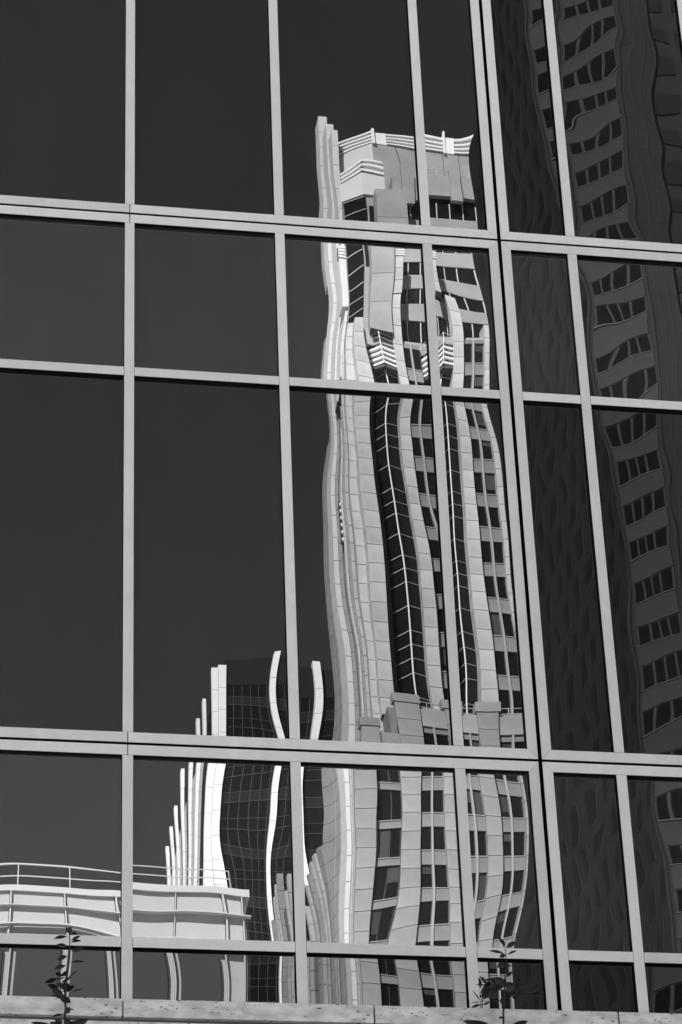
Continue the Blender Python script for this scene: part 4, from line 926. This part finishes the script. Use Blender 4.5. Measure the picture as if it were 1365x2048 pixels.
shrub('slender dark leafy shoot in front of the leftmost lower panes', [(-0.364, 6.943), (-0.365, 7.011), (-0.368, 7.064), (-0.363, 7.106), (-0.368, 7.136), (-0.364, 7.17), (-0.365, 7.246), (-0.356, 7.31), (-0.347, 7.396), (-0.346, 7.474), (-0.349, 7.526), (-0.35, 7.539)],
      [([(-0.349, 7.533), (-0.372, 7.564)], 0.36), ([(-0.349, 7.533), (-0.347, 7.564)], 0.4), ([(-0.349, 7.526), (-0.302, 7.556)], 0.3), ([(-0.357, 7.519), (-0.434, 7.499)], 0.24), ([(-0.346, 7.491), (-0.287, 7.526)], 0.2), ([(-0.344, 7.487), (-0.288, 7.484)], 0.34), ([(-0.352, 7.461), (-0.422, 7.471)], 0.3), ([(-0.343, 7.431), (-0.266, 7.467)], 0.26), ([(-0.353, 7.405), (-0.415, 7.387)], 0.34), ([(-0.344, 7.367), (-0.266, 7.37)], 0.2), ([(-0.36, 7.351), (-0.43, 7.331)], 0.3), ([(-0.359, 7.272), (-0.305, 7.311)], 0.12), ([(-0.361, 7.278), (-0.418, 7.266)], 0.14), ([(-0.364, 7.206), (-0.413, 7.232)], 0.42), ([(-0.346, 7.187), (-0.268, 7.211)], 0.1), ([(-0.371, 7.148), (-0.447, 7.199)], 0.36), ([(-0.369, 7.131), (-0.342, 7.17)], 0.6), ([(-0.369, 7.129), (-0.384, 7.169)], 0.5), ([(-0.366, 7.064), (-0.343, 7.105)], 0.5), ([(-0.359, 7.098), (-0.313, 7.101)], 0.14), ([(-0.368, 7.066), (-0.44, 7.052)], 0.2), ([(-0.37, 7.016), (-0.428, 7.033)], 0.26), ([(-0.369, 7.011), (-0.463, 7.003)], 0.3), ([(-0.365, 6.993), (-0.342, 7.039)], 0.5), ([(-0.385, 6.967), (-0.553, 7.021)], 0.16), ([(-0.357, 6.976), (-0.31, 7.028)], 0.4), ([(-0.357, 6.968), (-0.242, 7.034)], 0.3), ([(-0.369, 6.976), (-0.449, 7.011)], 0.3)],
      [], 3)
shrub('bushier dark leafy shoot rising beside the wide vertical joint at right', [(2.089, 7.009), (2.093, 7.076), (2.098, 7.15), (2.109, 7.231), (2.114, 7.313), (2.13, 7.424), (2.134, 7.523)],
      [([(2.134, 7.526), (2.199, 7.574)], 0.28), ([(2.131, 7.526), (2.104, 7.6)], 0.3), ([(2.129, 7.493), (2.041, 7.518)], 0.16), ([(2.136, 7.485), (2.198, 7.513)], 0.2), ([(2.132, 7.482), (2.096, 7.478)], 0.6), ([(2.129, 7.435), (2.072, 7.4)], 0.4), ([(2.13, 7.424), (2.17, 7.433)], 0.2), ([(2.123, 7.347), (2.165, 7.392)], 0.25), ([(2.119, 7.346), (2.109, 7.313)], 0.5), ([(2.113, 7.292), (2.047, 7.336)], 0.45), ([(2.111, 7.302), (2.004, 7.332)], 0.3), ([(2.108, 7.297), (2.017, 7.289)], 0.4), ([(2.049, 7.29), (1.973, 7.26)], 0.45), ([(2.043, 7.279), (1.983, 7.212)], 0.55), ([(2.07, 7.279), (2.018, 7.213)], 0.5), ([(2.018, 7.3), (1.971, 7.349)], 0.26), ([(2.013, 7.302), (1.951, 7.311)], 0.12), ([(2.115, 7.292), (2.146, 7.32)], 0.5), ([(2.115, 7.281), (2.178, 7.315)], 0.4), ([(2.116, 7.264), (2.166, 7.293)], 0.5), ([(2.116, 7.259), (2.185, 7.266)], 0.5), ([(2.112, 7.242), (2.157, 7.244)], 0.5), ([(2.165, 7.282), (2.214, 7.3)], 0.4), ([(2.114, 7.237), (2.086, 7.204)], 0.4), ([(2.152, 7.249), (2.18, 7.195)], 0.3), ([(2.258, 7.249), (2.337, 7.267)], 0.32), ([(2.254, 7.257), (2.315, 7.297)], 0.3), ([(2.183, 7.234), (2.283, 7.225)], 0.16), ([(1.972, 7.198), (1.92, 7.257)], 0.08), ([(1.969, 7.2), (1.917, 7.204)], 0.1), ([(1.974, 7.19), (1.91, 7.16)], 0.2), ([(2.093, 7.109), (2.067, 7.112)], 0.5), ([(2.063, 7.019), (1.851, 7.073)], 0.2), ([(2.069, 7.025), (1.882, 7.098)], 0.2), ([(2.074, 7.02), (1.92, 7.08)], 0.2), ([(2.106, 7.026), (2.152, 7.084)], 0.3), ([(2.116, 7.021), (2.226, 7.094)], 0.3)],
      [[(2.111, 7.259), (2.049, 7.295)], [(2.111, 7.27), (2.177, 7.293), (2.258, 7.249)], [(2.108, 7.215), (2.012, 7.201), (1.969, 7.198)]], 5)

tr = empty('planter', (1.0, PY - .02, 6.193))
tag(tr, 'long stone planter fixed to the wall below the sill', 'planter')
zp = 6.193
MB().box(-7.4, 12.4, PY - .24, -0.032, zp - .34, zp - .28).build('planter_floor', M['travertine'], tr)
for i in range(-5, 9):
    MB().box(i * 1.43 - .2, i * 1.43 + 1.22, PY - .30, PY - .24, zp - .34, zp + .06).build('planter_panel', M['travertine'], tr)
MB().box(-7.4, 12.4, PY - .24, -0.034, zp - .28, zp + .01).build('soil', M['soil'], tr)
